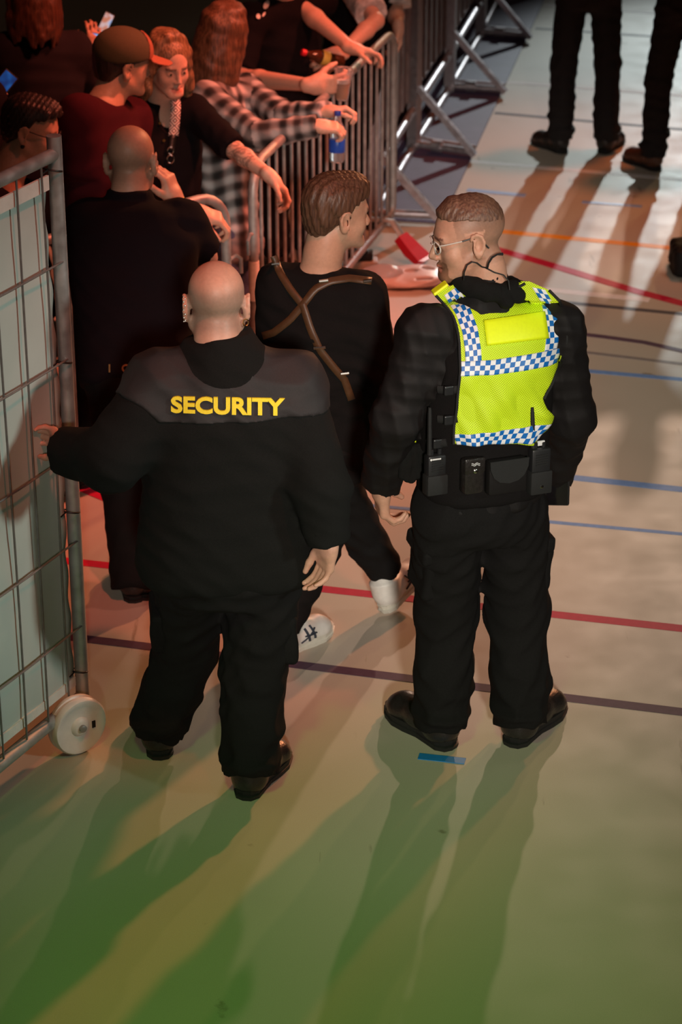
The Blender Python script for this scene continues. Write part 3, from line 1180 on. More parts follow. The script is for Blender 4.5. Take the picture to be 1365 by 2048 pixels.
TAPE_PB = mat('pale_blue_tape', (0.22, 0.36, 0.68), 0.45, noise=0.06, nscale=60)
tag(ribbon('tape_strip', [G(935, 380), G(1052, 391)], 0.05, TAPE_PB, 0.0025), 'pale blue tape strip on the floor beside the dark mat', 'tape')
tag(ribbon('tape_strip', [G(1165, 404), G(1285, 413)], 0.035, TAPE_PB, 0.0025), 'faint blue tape strip in the shadows below the far shoes', 'tape')

# dark rubber floor covering under the stage barriers
MATM = mat('dark_blue_covering', (0.085, 0.055, 0.115), 0.6, noise=0.12, nscale=8, bump=0.05, bscale=300)
e0, e1 = G(884, 447), G(1090, 0)
ud = nrm(e1 - e0)
sd_ = A(ud[1], -ud[0], 0)
c4 = [e0, e0 + ud * 13, e0 + ud * 13 - sd_ * 1.5, e0 - sd_ * 0.72]
mv = [p + A(0, 0, 0.012) for p in c4] + [p + A(0, 0, 0.0005) for p in c4]
tag(obj('floor_mat', mv, [(0, 1, 2, 3), (7, 6, 5, 4), (0, 4, 5, 1), (1, 5, 6, 2), (2, 6, 7, 3), (3, 7, 4, 0)], MATM, smooth=False),
    'dark blue rubber mat under the stage barriers', 'mat')

# dark hall walls far outside the picture
DRAPE = mat('dark_wall_drape', (0.012, 0.010, 0.011), 0.9, noise=0.1, nscale=3)
for nm, c_, h_ in (('wall_back', (0, 36.9, 4.9), (15.9, 0.1, 4.9)), ('wall_left', (-15.9, 12, 4.9), (0.1, 24.8, 4.9)), ('wall_right', (15.9, 12, 4.9), (0.1, 24.8, 4.9)), ('wall_front', (0, -12.9, 4.9), (15.7, 0.1, 4.9))):
    tag(MB().box(c_, h_).build(nm, DRAPE), 'dark draped hall wall outside the picture', 'wall', kind='structure')

# ------------------------------------------------------------------ stage barriers (post, strut and foot frames with sheet panels)
SHEET = mat('barrier_sheet', (0.20, 0.13, 0.12), 0.42, metal=0.6, noise=0.2, nscale=14, bump=0.1, bscale=60)
feet_px = [((748, 436), (870, 441)), ((828, 297), (945, 315)), ((900, 181), (1006, 189)), ((962, 72), (1058, 80)), ((1010, -25), (1100, -18))]
bl = [(G(*a, 0.015), G(*b, 0.015)) for a, b in feet_px]
for i in range(len(bl)):
    a, b = bl[i]
    fd = nrm(b - a)
    lab = ('stage barrier frame nearest the red barrier foot', 'stage barrier frame second from the red barrier foot, with paired base bars',
           'stage barrier frame third from the red barrier foot', 'stage barrier frame fourth from the red barrier foot', 'stage barrier frame farthest down the aisle')[i]
    t = thing('stage_barrier', (a[0], a[1], 0), lab, 'barrier', 'stage barrier frames along the mat')
    ln = nrm((bl[min(i + 1, 4)][0] - bl[max(i - 1, 0)][0]) * A(1, 1, 0))
    ht = 1.2
    MB().box(a + A(0, 0, ht / 2), (0.03, 0.03, ht / 2), np.array([fd, np.cross(A(0, 0, 1), fd), A(0, 0, 1)])).build('post', ALU, t)
    if i > 0:
        for q, dd in enumerate((0.0, 0.085)):
            MB().tube([a + ln * dd + A(0, 0, 0.03), b + ln * dd * (1 if q == 0 else 0.9) + A(0, 0, 0.03)], 0.021, 10).build('base_bar', ALU, t, True)
        m_ = a + (b - a) * 0.4 + A(0, 0, 0.035)
        MB().tube([m_ - fd * 0.03, m_ + fd * 0.03], 0.034, 10).build('clamp', ALU, t, True)
    else:
        MB().tube([a + A(0, 0, 0.03), b + A(0, 0, 0.03)], 0.021, 10).build('base_bar', ALU, t, True)
    s0 = a + A(0, 0, 0.36) + fd * 0.02
    MB().box((s0 + b + A(0, 0, 0.03)) / 2, (0.016, 0.024, np.linalg.norm(b - s0) / 2 + 0.01),
             np.array([nrm(np.cross(ln, b - s0)), ln, nrm(b + A(0, 0, 0.03) - s0)])).build('strut', ALU, t)
    # rails and panel to the next frame
    if i < 4:
        nx = bl[i + 1][0]
        L = np.linalg.norm(nx - a)
        ll = nrm(nx - a)
        for z in (0.03, 0.25, ht - 0.03):
            MB().tube([a + ll * 0.034 + A(0, 0, z - 0.015), nx - ll * 0.036 + A(0, 0, z - 0.015)], 0.022, 10).build('rail', ALU, t, True)
        bk = -fd * 0.035
        nz = A(0, 0, 1)
        MB().box((a + nx) / 2 + A(0, 0, 0.28 + 0.43) + bk, (L / 2 - 0.05, 0.004, 0.43), np.array([ll, fd, nz])).build('panel', SHEET, t)
        for k in range(7):
            p = a + ll * L * (k + 0.5) / 7
            MB().box(p + A(0, 0, 0.71) + bk + fd * 0.010, (0.012, 0.008, 0.42), np.array([ll, fd, nz])).build('rib', SHEET, t)

# ------------------------------------------------------------------ crowd control barriers
REDPL = mat('red_plastic', (0.62, 0.012, 0.025), 0.4, noise=0.05, nscale=60)


def crowd_barrier(pa, pb, label, nb=19, ends=True, foot_red=False, top=1.1, tape=False):
    pa, pb = np.array((pa[0], pa[1], 0.0)), np.array((pb[0], pb[1], 0.0))
    L = np.linalg.norm(pb - pa)
    d = (pb - pa) / L
    s = A(d[1], -d[0], 0)
    t = thing('crowd_barrier', pa, label, 'barrier', 'crowd control barriers')
    z0, r = 0.17, 0.13
    pts = []
    for cx, cz, a0 in ((L - r, top - r, 0), (r, top - r, 90), (r, z0 + 0.05, 180), (L - r, z0 + 0.05, 270)):
        rr = r if cz > 0.5 else 0.05
        cxx = cx if cz > 0.5 else (0.05 if cx < L / 2 else L - 0.05)
        for k in range(7):
            an = math.radians(a0 + 15 * k)
            pts.append(pa + d * (cxx + rr * math.cos(an)) + A(0, 0, cz + rr * math.sin(an)))
    MB().tube(pts, 0.020, 12, closed=True).build('frame_tube', STEEL, t, True)
    for k in range(nb):
        x = L * (k + 1) / (nb + 1)
        ztop = top - (r - math.sqrt(max(0, r * r - (r - min(x, L - x)) ** 2)) if min(x, L - x) < r else 0)
        o = MB().tube([pa + d * x + A(0, 0, z0), pa + d * x + A(0, 0, ztop)], 0.0075, 8).build('bar', STEEL, t, True)
    for q, x in enumerate((0.18, L - (0.20 if foot_red else 0.10))):
        c = pa + d * x
        so_ = 0.20 if (foot_red and q == 1) else 0.33
        ap = c + A(0, 0, z0 + 0.02)
        MB().tube([c - s * 0.34 + A(0, 0, 0.014), c - s * 0.06 + A(0, 0, 0.19), ap, c + s * 0.05 + A(0, 0, 0.19), c + s * so_ - d * 0.06 + A(0, 0, 0.014)], 0.03, 8, flat=(0.85, 0.35)).build('foot', STEEL, t, True)
        if foot_red and q == 1:
            e_ = c + s * 0.22 - d * 0.06 + A(0, 0, 0.014)
            f_ = c + s * 0.10 - d * 0.03 + A(0, 0, 0.125)
            u_ = nrm(e_ - f_)
            w_ = nrm(np.cross(u_, A(0, 0, 1)))
            n_ = np.cross(w_, u_)
            V = []
            for (k_, hw, ht) in ((0.0, 0.040, 0.020), (0.09, 0.055, 0.022), (0.17, 0.062, 0.016), (0.20, 0.040, 0.010)):
                p = f_ + u_ * k_
                p = A(p[0], p[1], max(p[2], 0.025))
                V += [p - w_ * hw - n_ * ht, p + w_ * hw - n_ * ht, p + w_ * hw + n_ * ht, p - w_ * hw + n_ * ht]
            F = [(3, 2, 1, 0), (12, 13, 14, 15)] + [(4 * i + j, 4 * i + (j + 1) % 4, 4 * i + 4 + (j + 1) % 4, 4 * i + 4 + j) for i in range(3) for j in range(4)]
            obj('end_cap', V, F, REDPL, t, False, label='red plastic foot cap')
    # hook and eye at the near end
    for z in (0.82, 0.35):
        MB().tube([pa - d * 0.015 + A(0, 0, z), pa - d * 0.05 + A(0, 0, z + 0.01), pa - d * 0.075 + A(0, 0, z - 0.01), pa - d * 0.075 + A(0, 0, z - 0.07)], 0.008, 8).build('hook', STEEL, t, True)
    if tape:
        MB().tube([pa + A(0, 0, 0.53), pa + A(0, 0, 0.70)], 0.0222, 14).build('tape_wrap', mat('white_tape', (0.75, 0.72, 0.66), 0.5, noise=0.08, nscale=60), t, True, label='white tape wrap')
    return t


crowd_barrier((-0.359, 9.44), (0.26, 11.70), 'crowd barrier with white taped end post, under the checked shirt sleeves', 20, foot_red=True, tape=True)
crowd_barrier((-0.455, 9.10), (-2.16, 7.57), 'crowd barrier with bare rounded end beside the wristband arm', 20)

# ------------------------------------------------------------------ wheeled fence panel with sheeting
FT = thing('fence_panel', (-0.835, 6.818, 0), 'tall wheeled mesh fence panel covered with pale sheeting, at the left edge', 'fence')
fp0 = A(-0.835, 6.818, 0)
fdir = nrm(A(-0.214, -0.425, 0))
fn_ = A(-fdir[1], fdir[0], 0)
fn_ = fn_ if fn_ @ A(0.5, -1, 0) > 0 else -fn_
FL = 2.3
Z0, Z1 = 0.135, 2.0
GALV = mat('fence_tube_steel', (0.40, 0.41, 0.40), 0.45, metal=0.6, noise=0.15, nscale=25, rnoise=0.1)
MB().tube([fp0 + A(0, 0, Z0 - 0.01), fp0 + A(0, 0, Z1)], 0.0225, 16).build('post', GALV, FT, True)
MB().tube([fp0 + fdir * FL + A(0, 0, Z0 - 0.01), fp0 + fdir * FL + A(0, 0, Z1)], 0.0225, 16).build('post', GALV, FT, True)
MB().tube([fp0 + A(0, 0, Z1 - 0.055), fp0 + fdir * FL + A(0, 0, Z1 - 0.055)], 0.0205, 14).build('rail', GALV, FT, True)
MB().tube([fp0 + A(0, 0, Z0), fp0 + fdir * FL + A(0, 0, Z0)], 0.0225, 14).build('rail', GALV, FT, True)
WIRE = mat('mesh_wire_steel', (0.20, 0.19, 0.18), 0.5, metal=0.5, noise=0.15, nscale=40)
for k in range(1, int(FL / 0.125)):
    x = 0.125 * k - 0.03
    bow = 0.006 * math.sin(k * 1.7)
    MB().tube([fp0 + fdir * (x + bow * math.sin(z * 3)) + fn_ * 0.012 + A(0, 0, z) for z in np.linspace(Z0 + 0.02, Z1 - 0.06, 9)], 0.0035, 6).build('mesh_wire', WIRE, FT, True)
for z in (1.62, 1.31, 1.00, 0.70, 0.40):
    MB().tube([fp0 + fdir * x + fn_ * (0.016 + 0.003 * math.sin(7 * x)) + A(0, 0, z) for x in np.linspace(0.0, FL, 9)], 0.0035, 6).build('mesh_wire', WIRE, FT, True)
# sheeting: a slightly billowing tarpaulin tied to the wires
TARP = mat('pale_tarpaulin', (0.44, 0.49, 0.45), 0.55, noise=0.05, nscale=5, bump=0.25, bscale=7)
TARP.node_tree.nodes['Principled BSDF'].inputs['Subsurface Weight'].default_value = 0.0
nu, nv = 90, 80
TV = []
for i in range(nu + 1):
    for j in range(nv + 1):
        x = 0.035 + (FL - 0.08) * i / nu
        z = Z0 + 0.065 + (Z1 - Z0 - 0.19) * j / nv
        bl_ = 0.010 * math.sin(3.1 * x + 2.2 * z) + 0.008 * math.sin(9 * x - 5 * z + 1) + 0.004 * abs(math.sin(14 * x + 9 * z))
        edge = 0.006 * math.sin(40 * z) * math.exp(-i / 3.0)
        TV.append(fp0 + fdir * (x + edge) + fn_ * (-0.012 + 0.5 * bl_) + A(0, 0, z + 0.004 * math.sin(22 * x) * (1 if j in (0, nv) else 0)))
TF = np.array([(i * (nv + 1) + j, (i + 1) * (nv + 1) + j, (i + 1) * (nv + 1) + j + 1, i * (nv + 1) + j + 1) for i in range(nu) for j in range(nv)])
TV2, TF2, _ = thicken(TV, TF, -fn_, 0.002)
tarp = obj('tarpaulin', TV2, TF2, TARP, FT)
# folded hem strips of the sheeting
HEM = mat('tarpaulin_hem', (0.62, 0.62, 0.57), 0.6, noise=0.1, nscale=12, bump=0.3, bscale=30)
MB().box(fp0 + fdir * (FL / 2) + A(0, 0, Z1 - 0.13) - fn_ * 0.002, (FL / 2 - 0.04, 0.004, 0.022), np.array([fdir, fn_, A(0, 0, 1)])).build('hem', HEM, tarp)
MB().box(fp0 + fdir * (FL / 2) + A(0, 0, Z0 + 0.075) - fn_ * 0.002, (FL / 2 - 0.04, 0.004, 0.016), np.array([fdir, fn_, A(0, 0, 1)])).build('hem', HEM, tarp)
TIE = mat('black_cable_tie', (0.01, 0.01, 0.01), 0.5, noise=0.05, nscale=50)
for z in (1.90, 1.30, 0.80, 0.235):
    pts = [fp0 + fdir * (0.026 * math.cos(a) + 0.014) + fn_ * 0.027 * math.sin(a) + A(0, 0, z + 0.008 * math.cos(a)) for a in np.linspace(0, 6.28, 13)[:-1]]
    MB().tube(pts, 0.003, 6, closed=True).tube([pts[0], pts[0] + fdir * 0.03 + A(0, 0, -0.004)], 0.0025, 6).build('cable_tie', TIE, FT, True)
# the wheel under the post
wax = nrm(A(0.62, -0.78, 0.0))
wc = A(-0.845, 6.70, 0.098)
wh = MB().lathe(wc - wax * 0.03, wax, [(0.02, 0.0), (0.078, 0.0), (0.093, 0.004), (0.098, 0.012), (0.098, 0.022), (0.092, 0.026), (0.092, 0.032), (0.098, 0.036), (0.098, 0.050), (0.092, 0.058), (0.082, 0.058),
                                         (0.072, 0.050), (0.034, 0.050), (0.026, 0.060), (0.018, 0.062)], 40).build('wheel', WHITEPL, FT, True)
MB().lathe(wc + wax * 0.030, wax, [(0.012, -0.01), (0.012, 0.012), (0.008, 0.014), (0.002, 0.014)], 16).build('axle', STEEL, wh, True)
wu = nrm(np.cross(A(0, 0, 1), wax))
MB().box(wc + wax * 0.0215 + wu * 0.05 - A(0, 0, 0.008), (0.006, 0.012, 0.002), np.array([wu, A(0, 0, 1), wax])).build('slot', RUBBER, wh)
MB().tube([fp0 + fdir * 0.03 + A(0, 0, Z0), wc + A(0, 0, 0.012) - wax * 0.045, wc - wax * 0.045], 0.012, 8).tube([wc - wax * 0.05, wc + wax * 0.02], 0.009, 8).build('wheel_bracket', GALV, FT, True)
# ------------------------------------------------------------------ the officer in the yellow vest
OY = 6.74
hl, hr = G(903, 1500), G(1022, 1494)
fdl = nrm(G(797, 1428) - G(903, 1498)); fdr = nrm(G(1122, 1408) - G(1022, 1494))
anl = hl + fdl * 0.055 + A(0, 0, 0.10); anr = hr + fdr * 0.055 + A(0, 0, 0.10)
J = dict(head=W(936, 474, 6.80), neck=W(968, 612, 6.80),
         shl=W(850, 662, 6.70), shr=W(1116, 655, 6.86),
         ell=W(792, 838, 6.66), wrl=W(762, 966, 6.76), elr=W(1142, 832, 6.90), wrr=W(1112, 945, 7.06),
         hipl=W(893, 1010, 6.70), hipr=W(1030, 1008, 6.80), knl=W(893, 1225, 6.80), knr=W(1036, 1222, 6.85),
         anl=anl, anr=anr, footl=fdl, footr=fdr)
OFF = Person('police officer in a yellow chequered vest over black uniform, seen from behind, looking left',
             {k: v for k, v in J.items() if not k.startswith('foot')}, face=A(-0.97, -0.16, -0.15), up=A(-0.06, 0.08, 1), hs=1.04, girth=1.0, skin=(0.55, 0.30, 0.205))
OFF.J['footl'] = fdl; OFF.J['footr'] = fdr
OFF.hands = [hand_prims(J['wrl'], A(0.06, 0.08, -1), A(1, 0.25, 0.1), right=False, curls=[(30, 45, 30), (38, 55, 35), (42, 55, 35), (45, 55, 35)], spread=4, thumb=(0.72, 0.55, 0.75), tcurl=8, s=1.12, rad=1.06),
             hand_prims(J['wrr'], A(-0.35, 0.25, -0.9), A(-0.9, -0.1, 0.2), right=True, curl=35, s=1.06)]


def officer_paint(p, V, L, hd, col):
    x, y, z = L[:, 0], L[:, 1], L[:, 2]
    n = 0.5 + 0.5 * np.sin(x * 900) * np.sin(y * 870 + 1) * np.sin(z * 910)
    # cropped hair at the sides and back of the head
    back = hd & (z > -0.075 + 0.2 * np.maximum(0, y + 0.02)) & (y < 0.045 - 0.10 * np.abs(z - 0.05))
    earm = hd & (np.abs(x) > 0.074) & (z < 0.03) & (np.abs(y + 0.012) < 0.034)
    back &= ~earm
    f = np.clip((0.03 - y) / 0.07, 0, 1) * np.clip((z + 0.075) / 0.05, 0, 1)
    f2 = np.clip((z - 0.01) / 0.06, 0, 1)
    mixv = (0.20 + 0.35 * f + 0.45 * f2) * (0.8 + 0.2 * n)
    hc = np.array([0.15, 0.085, 0.055])
    col[back] = (col * (1 - mixv[:, None]) + hc * mixv[:, None])[back]
    beard = hd & (y > 0.050) & (z < -0.052) & (np.abs(x) < 0.042) & ~((np.abs(x) < 0.02) & (z > -0.080) & (z < -0.062) & (y > 0.09))
    col[beard] = col[beard] * 0.2 + np.array([0.16, 0.07, 0.035]) * 0.8
    jaw = hd & (z < -0.035) & (y > -0.02) & ~beard
    col[jaw] = col[jaw] * np.array([0.94, 0.9, 0.88])


OFF.body(0.0047, officer_paint)
OFF.eyes()
# short brown hair on the crown, brushed to the front
HS = Sdf()
HS.add(ell((0, -0.013, 0.041), (0.0767, 0.0985, 0.0840)))
HS.add(rc((0, 0.066, 0.088), (0, 0.03, 0.112), 0.010, 0.012, A(1, 0, 0), 2.6), 0.02)
HS.post.append(lambda P, D: np.maximum(D, 0.066 - P[:, 2] - 0.30 * np.maximum(0, -P[:, 1] + 0.01) + 0.3 * np.maximum(0, P[:, 1] - 0.05)))
HS.post.append(lambda P, D: D + 0.0007 * np.sin(P[:, 0] * 620 + 90 * P[:, 1]) + 0.0006 * np.sin(P[:, 1] * 300 + P[:, 2] * 200))
OFF.head_mesh('hair', HS, hair_mat('officer_hair', (0.10, 0.05, 0.035), (0.20, 0.11, 0.07)), 0.004, (-0.12, -0.14, 0.0), (0.12, 0.12, 0.15))
# spectacles
gl = thing('spectacles', OFF.base)
gl.parent = OFF.root
gl.location = (0, 0, 0)
FRAME = mat('clear_spectacle_frame', (0.62, 0.58, 0.52), 0.25, noise=0.04, nscale=80)
GLASS = mat('thin_glass', (0.95, 0.97, 0.97), 0.03, trans=1.0, ior=1.1, noise=0.02, nscale=10)
for sx in (-1, 1):
    rim = [OFF.h2w((sx * 0.033 + 0.024 * math.cos(a), 0.101 - 0.010 * abs(math.cos(a)) * (1 if math.cos(a) * sx > 0 else 0.2), -0.004 + 0.018 * math.sin(a))) for a in np.linspace(0, 6.283, 17)[:-1]]
    MB().tube(rim, 0.0022, 8, closed=True).build('rim', FRAME, gl, True)
    MB().add([*rim, *[r - OFF.HR[1] * 0.001 for r in rim]], [tuple(range(16)), tuple(reversed(range(16, 32)))]) if False else None
    lens = MB()
    lens.add(rim + [r - OFF.HR[1] * 0.0015 for r in rim], [tuple(range(16)), tuple(reversed(range(16, 32)))] + [(i, (i + 1) % 16, 16 + (i + 1) % 16, 16 + i) for i in range(16)])
    lens.build('lens', GLASS, gl)
    MB().tube([OFF.h2w((sx * 0.058, 0.094, 0.006)), OFF.h2w((sx * 0.068, 0.080, 0.008)), OFF.h2w((sx * 0.0785, 0.028, 0.012))], 0.0021, 8).build('temple_arm', FRAME, gl, True)
    MB().tube([OFF.h2w((sx * 0.0785, 0.030, 0.012)), OFF.h2w((sx * 0.083, 0.0, 0.016)), OFF.h2w((sx * 0.084, -0.022, 0.008)), OFF.h2w((sx * 0.080, -0.042, -0.022))], 0.0024, 8).build('temple_tip', PLASTIC, gl, True)
MB().tube([OFF.h2w((-0.011, 0.104, 0.002)), OFF.h2w((0, 0.107, 0.004)), OFF.h2w((0.011, 0.104, 0.002))], 0.002, 8).build('bridge', FRAME, gl, True)

# jacket
S_J = OFF.top_sdf([0.0, 0.1, 0.25, 0.5, 0.75, 0.92, 1.0], np.array([.182, .186, .190, .202, .212, .18, .10]), np.array([.135, .138, .142, .15, .145, .105, .07]),
                  np.array([-.01, -.01, 0, 0, -.01, -.01, 0]), sl=(0.079, 0.074, 0.073, 0.062), shr=0.066, wr=(0.010, 38), seed=5)
S_J.add(rc(J['neck'] + A(0, 0, -0.02), J['neck'] + A(-0.012, 0.005, 0.100), 0.092, 0.080, cut=0.004), 0.03)
OFF.mesh('jacket', S_J, NYLON, 0.0068)
# folded hood round the nape
HC = Sdf()
hp_ = lambda a, q=0.0: J['neck'] + A(0.086 * math.cos(a), 0.080 * math.sin(a) + 0.0, 0.074 + q - 0.020 * math.cos(a))
an_ = np.radians(np.linspace(-205, 25, 13))
for k in range(12):
    HC.add(rc(hp_(an_[k], 0.004 * (k % 2)), hp_(an_[k + 1], 0.004 * ((k + 1) % 2)), 0.026, 0.026), 0.015)
for a0, q, rr in ((-62, 0.006, 0.021), (-38, 0.016, 0.022), (-14, 0.004, 0.021)):
    an = math.radians(a0)
    p = J['neck'] + A(0.105 * math.cos(an), 0.088 * math.sin(an), 0.062 + q)
    HC.add(rc(p, p + A(0.012, -0.008, -0.022), rr, rr * 1.15), 0.012)
HC.post.append(wrinkle(0.005, 60, 9))
OFF.mesh('hood', HC, FLEECE, 0.005, lo=J['neck'] - 0.25, hi=J['neck'] + 0.25)
# cuffs gathered at the wrist
for sd in ('l', 'r'):
    u = nrm(J['wr' + sd] - J['el' + sd])
    C = Sdf()
    C.add(rc(J['wr' + sd] - 0.045 * u, J['wr' + sd] - 0.006 * u, 0.056, 0.047, cut=0.004, cutb=0.01))
    C.post.append(wrinkle(0.006, 60, 8))
    OFF.mesh('cuff', C, NYLON, 0.005, lo=J['wr' + sd] - 0.15, hi=J['wr' + sd] + 0.15)

# trousers with cargo pockets
S_T = OFF.trousers_sdf(0.182, 0.135, 0.108, 0.098, 0.087, top=0.2, wr=(0.011, 36), seed=11, bottom=0.03)
OFF.mesh('trousers', S_T, TWILL, 0.0072)
for sd, sg in (('l', -1), ('r', 1)):
    c = J['hip' + sd] * 0.48 + J['kn' + sd] * 0.52 + OFF.side * sg * 0.068
    ax = nrm(J['kn' + sd] - J['hip' + sd])
    Rb = np.array([OFF.side, nrm(np.cross(ax, OFF.side)), -ax])
    P = Sdf()
    P.add(bx(c, (0.030, 0.072, 0.092), Rb, 0.02))
    P.post.append(wrinkle(0.005, 22, 21))
    po = OFF.mesh('cargo_pocket', P, TWILL, 0.006, lo=c - 0.2, hi=c + 0.2)
    Fp = Sdf()
    Fp.add(bx(c + OFF.side * sg * 0.008 - ax * 0.080, (0.030, 0.076, 0.026), Rb, 0.012))
    OFF.mesh('flap', Fp, TWILL, 0.006, lo=c - 0.2, hi=c + 0.2, parent=po)
# shoes
for hp_, fd_ in ((hl, fdl), (hr, fdr)):
    so, pt, SS = OFF.shoe(hp_, fd_, L=0.32, wid=1.18, hgt=1.22, boot=0.15, sole_h=0.038, name='boot')
    MB().tube([pt(.10, .098, -.03), pt(.11, .104, 0), pt(.10, .098, .03)], 0.003, 6).tube([pt(.125, .092, -.03), pt(.135, .098, 0), pt(.125, .092, .03)], 0.003, 6).tube([pt(.15, .085, -.03), pt(.16, .090, 0), pt(.15, .085, .03)], 0.003, 6).build('laces', RUBBER, so, True)

# black load vest under the yellow cover
back = -OFF.fwd
S_V = Sdf()
S_V.add(loft(OFF.pel, J['neck'], OFF.side, [0.06, 0.25, 0.5, 0.75, 0.9, 1.0], [.202, .203, .214, .214, .175, .115], [.152, .156, .162, .154, .115, .082],
             [-.005, -.004, -.004, -.012, -.012, 0], 2.4))
S_V.post.append(wrinkle(0.003, 16, 4))


def armhole(P, D):
    for k_ in ('shl', 'shr'):
        sg = -1 if k_ == 'shl' else 1
        c = (J[k_] + OFF.side * sg * 0.075 - A(0, 0, 0.06)).astype(np.float32)
        q = P - c
        D = np.maximum(D, 0.125 - np.sqrt((q @ OFF.side.astype(np.float32)) ** 2 * 1.4 + q[:, 2] ** 2 * 0.42))
    return D


S_V.post.append(armhole)
OFF.mesh('load_vest', S_V, BLACKKNIT, 0.0075)
S_OUT = Sdf()
S_OUT.ops = S_J.ops[:2] + S_V.ops
S_OUT.post = []

# yellow mesh cover, back sheet
HIVIS = mat('yellow_mesh_fabric', (0.66, 0.86, 0.012), 0.6)
nt = HIVIS.node_tree
tcn = nt.nodes.new('ShaderNodeUVMap')
vor = nt.nodes.new('ShaderNodeTexVoronoi')
vor.inputs['Scale'].default_value = 1.0
vor.inputs['Randomness'].default_value = 0.0
crm = nt.nodes.new('ShaderNodeValToRGB')
crm.color_ramp.elements[0].position = 0.20
crm.color_ramp.elements[0].color = (0.20, 0.26, 0.004, 1)
crm.color_ramp.elements[1].position = 0.34
crm.color_ramp.elements[1].color = (0.64, 0.86, 0.012, 1)
nt.links.new(tcn.outputs[0], vor.inputs['Vector'])
nt.links.new(vor.outputs['Distance'], crm.inputs[0])
nt.links.new(crm.outputs[0], nt.nodes['Principled BSDF'].inputs['Base Color'])
bmp = nt.nodes.new('ShaderNodeBump')
bmp.inputs['Strength'].default_value = 0.4
bmp.inputs['Distance'].default_value = 0.002
nt.links.new(vor.outputs['Distance'], bmp.inputs['Height'])
nt.links.new(bmp.outputs[0], nt.nodes['Principled BSDF'].inputs['Normal'])
PATCH = mat('yellow_patch_fabric', (0.80, 0.95, 0.01), 0.5, noise=0.03, nscale=100)
WHITEREF = mat('white_reflective_tape', (0.78, 0.78, 0.80), 0.35, noise=0.05, nscale=90)
BLUEREF = mat('blue_reflective_tape', (0.006, 0.13, 0.45), 0.4, noise=0.06, nscale=90)

vest = thing('hi_vis_vest', OFF.base)
vest.parent = OFF.root
vest.location = (0, 0, 0)
vest['label'] = 'bright yellow mesh vest with blue and white chequered bands'
Ly = [563, 575, 590, 610, 630, 680, 740, 800, 850, 872, 889]
Lx = [925, 895, 871, 890, 905, 918, 920, 914, 908, 907, 909]
Ry = [563, 572, 580, 600, 630, 680, 725, 765, 800, 815, 830, 842, 860, 889]
Rx = [1060, 1080, 1098, 1118, 1131, 1133, 1120, 1104, 1088, 1092, 1106, 1104, 1092, 1066]
NU, NV = 90, 120
PX = []
for j in range(NV + 1):
    y = 563 + (889 - 563) * j / NV
    xl, xr = np.interp(y, Ly, Lx), np.interp(y, Ry, Rx)
    for i in range(NU + 1):
        PX.append((xl + (xr - xl) * i / NU, y))
PX = np.array(PX)
fw3 = OFF.fwd.copy(); fw3[2] = 0; fw3 = nrm(fw3)
VB = press(S_OUT, PX, OY, 0.009)
# soft folds of the hanging cloth
fold = 0.006 * np.sin(PX[:, 0] * 0.055 + PX[:, 1] * 0.035) + 0.005 * np.sin(PX[:, 0] * 0.11 - PX[:, 1] * 0.06 + 1.0)
fold = fold * np.clip((PX[:, 1] - 740) / 60, 0, 1) + 0.012 * np.exp(-(((PX[:, 0] - 1098) / 26) ** 2 + ((PX[:, 1] - 826) / 14) ** 2))
VB = VB - fw3 * np.maximum(fold, -0.004)[:, None]
FB = []
for j in range(NV):
    for i in range(NU):
        a = j * (NU + 1) + i
        cx, cy = PX[[a, a + 1, a + NU + 1, a + NU + 2]].mean(0)
        if ((cx - 984) / 66.0) ** 2 + ((cy - 553) / 27.0) ** 2 < 1:
            continue
        FB.append((a, a + NU + 1, a + NU + 2, a + 1))
FB = np.array(FB)
S_BACK = (VB, PX)
V2, F2, nf = thicken(VB, FB, fw3, 0.004)
ob = obj('back_panel', V2, F2, HIVIS, vest)
uvl = ob.data.uv_layers.new(name='UVMap')
vi = np.zeros(len(ob.data.loops), dtype=np.int32)
ob.data.loops.foreach_get('vertex_index', vi)
PXX = np.vstack([PX, PX])
rot = np.array([[0.80, 0.60], [-0.60, 0.80]])
uvl.data.foreach_set('uv', ((PXX[vi] @ rot) / 3.4).astype(np.float32).ravel())


# the bands lie on the cover: interpolate heights from it
def on_vest(px, lift):
    px = np.asarray(px, float)
    X = press(S_OUT, px, OY, 0.009)
    fo = 0.006 * np.sin(px[:, 0] * 0.055 + px[:, 1] * 0.035) + 0.005 * np.sin(px[:, 0] * 0.11 - px[:, 1] * 0.06 + 1.0)
    fo = fo * np.clip((px[:, 1] - 740) / 60, 0, 1) + 0.012 * np.exp(-(((px[:, 0] - 1098) / 26) ** 2 + ((px[:, 1] - 826) / 14) ** 2))
    return X - fw3 * (np.maximum(fo, -0.004) + lift)[:, None]


def checks(name, pa, pb, nu, nv, lift, sub=3):
    N, M = nu * sub + 1, nv * sub + 1
    a, b = resamp(pa, N), resamp(pb, N)
    P = (a[:, None, :] + (b - a)[:, None, :] * (np.arange(M) / (M - 1))[None, :, None]).reshape(-1, 2)
    X = on_vest(P, lift)
    F, ids = [], []
    for i in range(N - 1):
        for j in range(M - 1):
            F.append((i * M + j, i * M + j + 1, (i + 1) * M + j + 1, (i + 1) * M + j))
            ids.append((i // sub + j // sub) % 2)
    V2, F2, nf = thicken(X, np.array(F), fw3, 0.003)
    idx = np.zeros(len(F2), dtype=int)
    idx[:nf] = ids
    return obj(name, V2, F2, None, vest, fmat=idx, mats=[WHITEREF, BLUEREF])


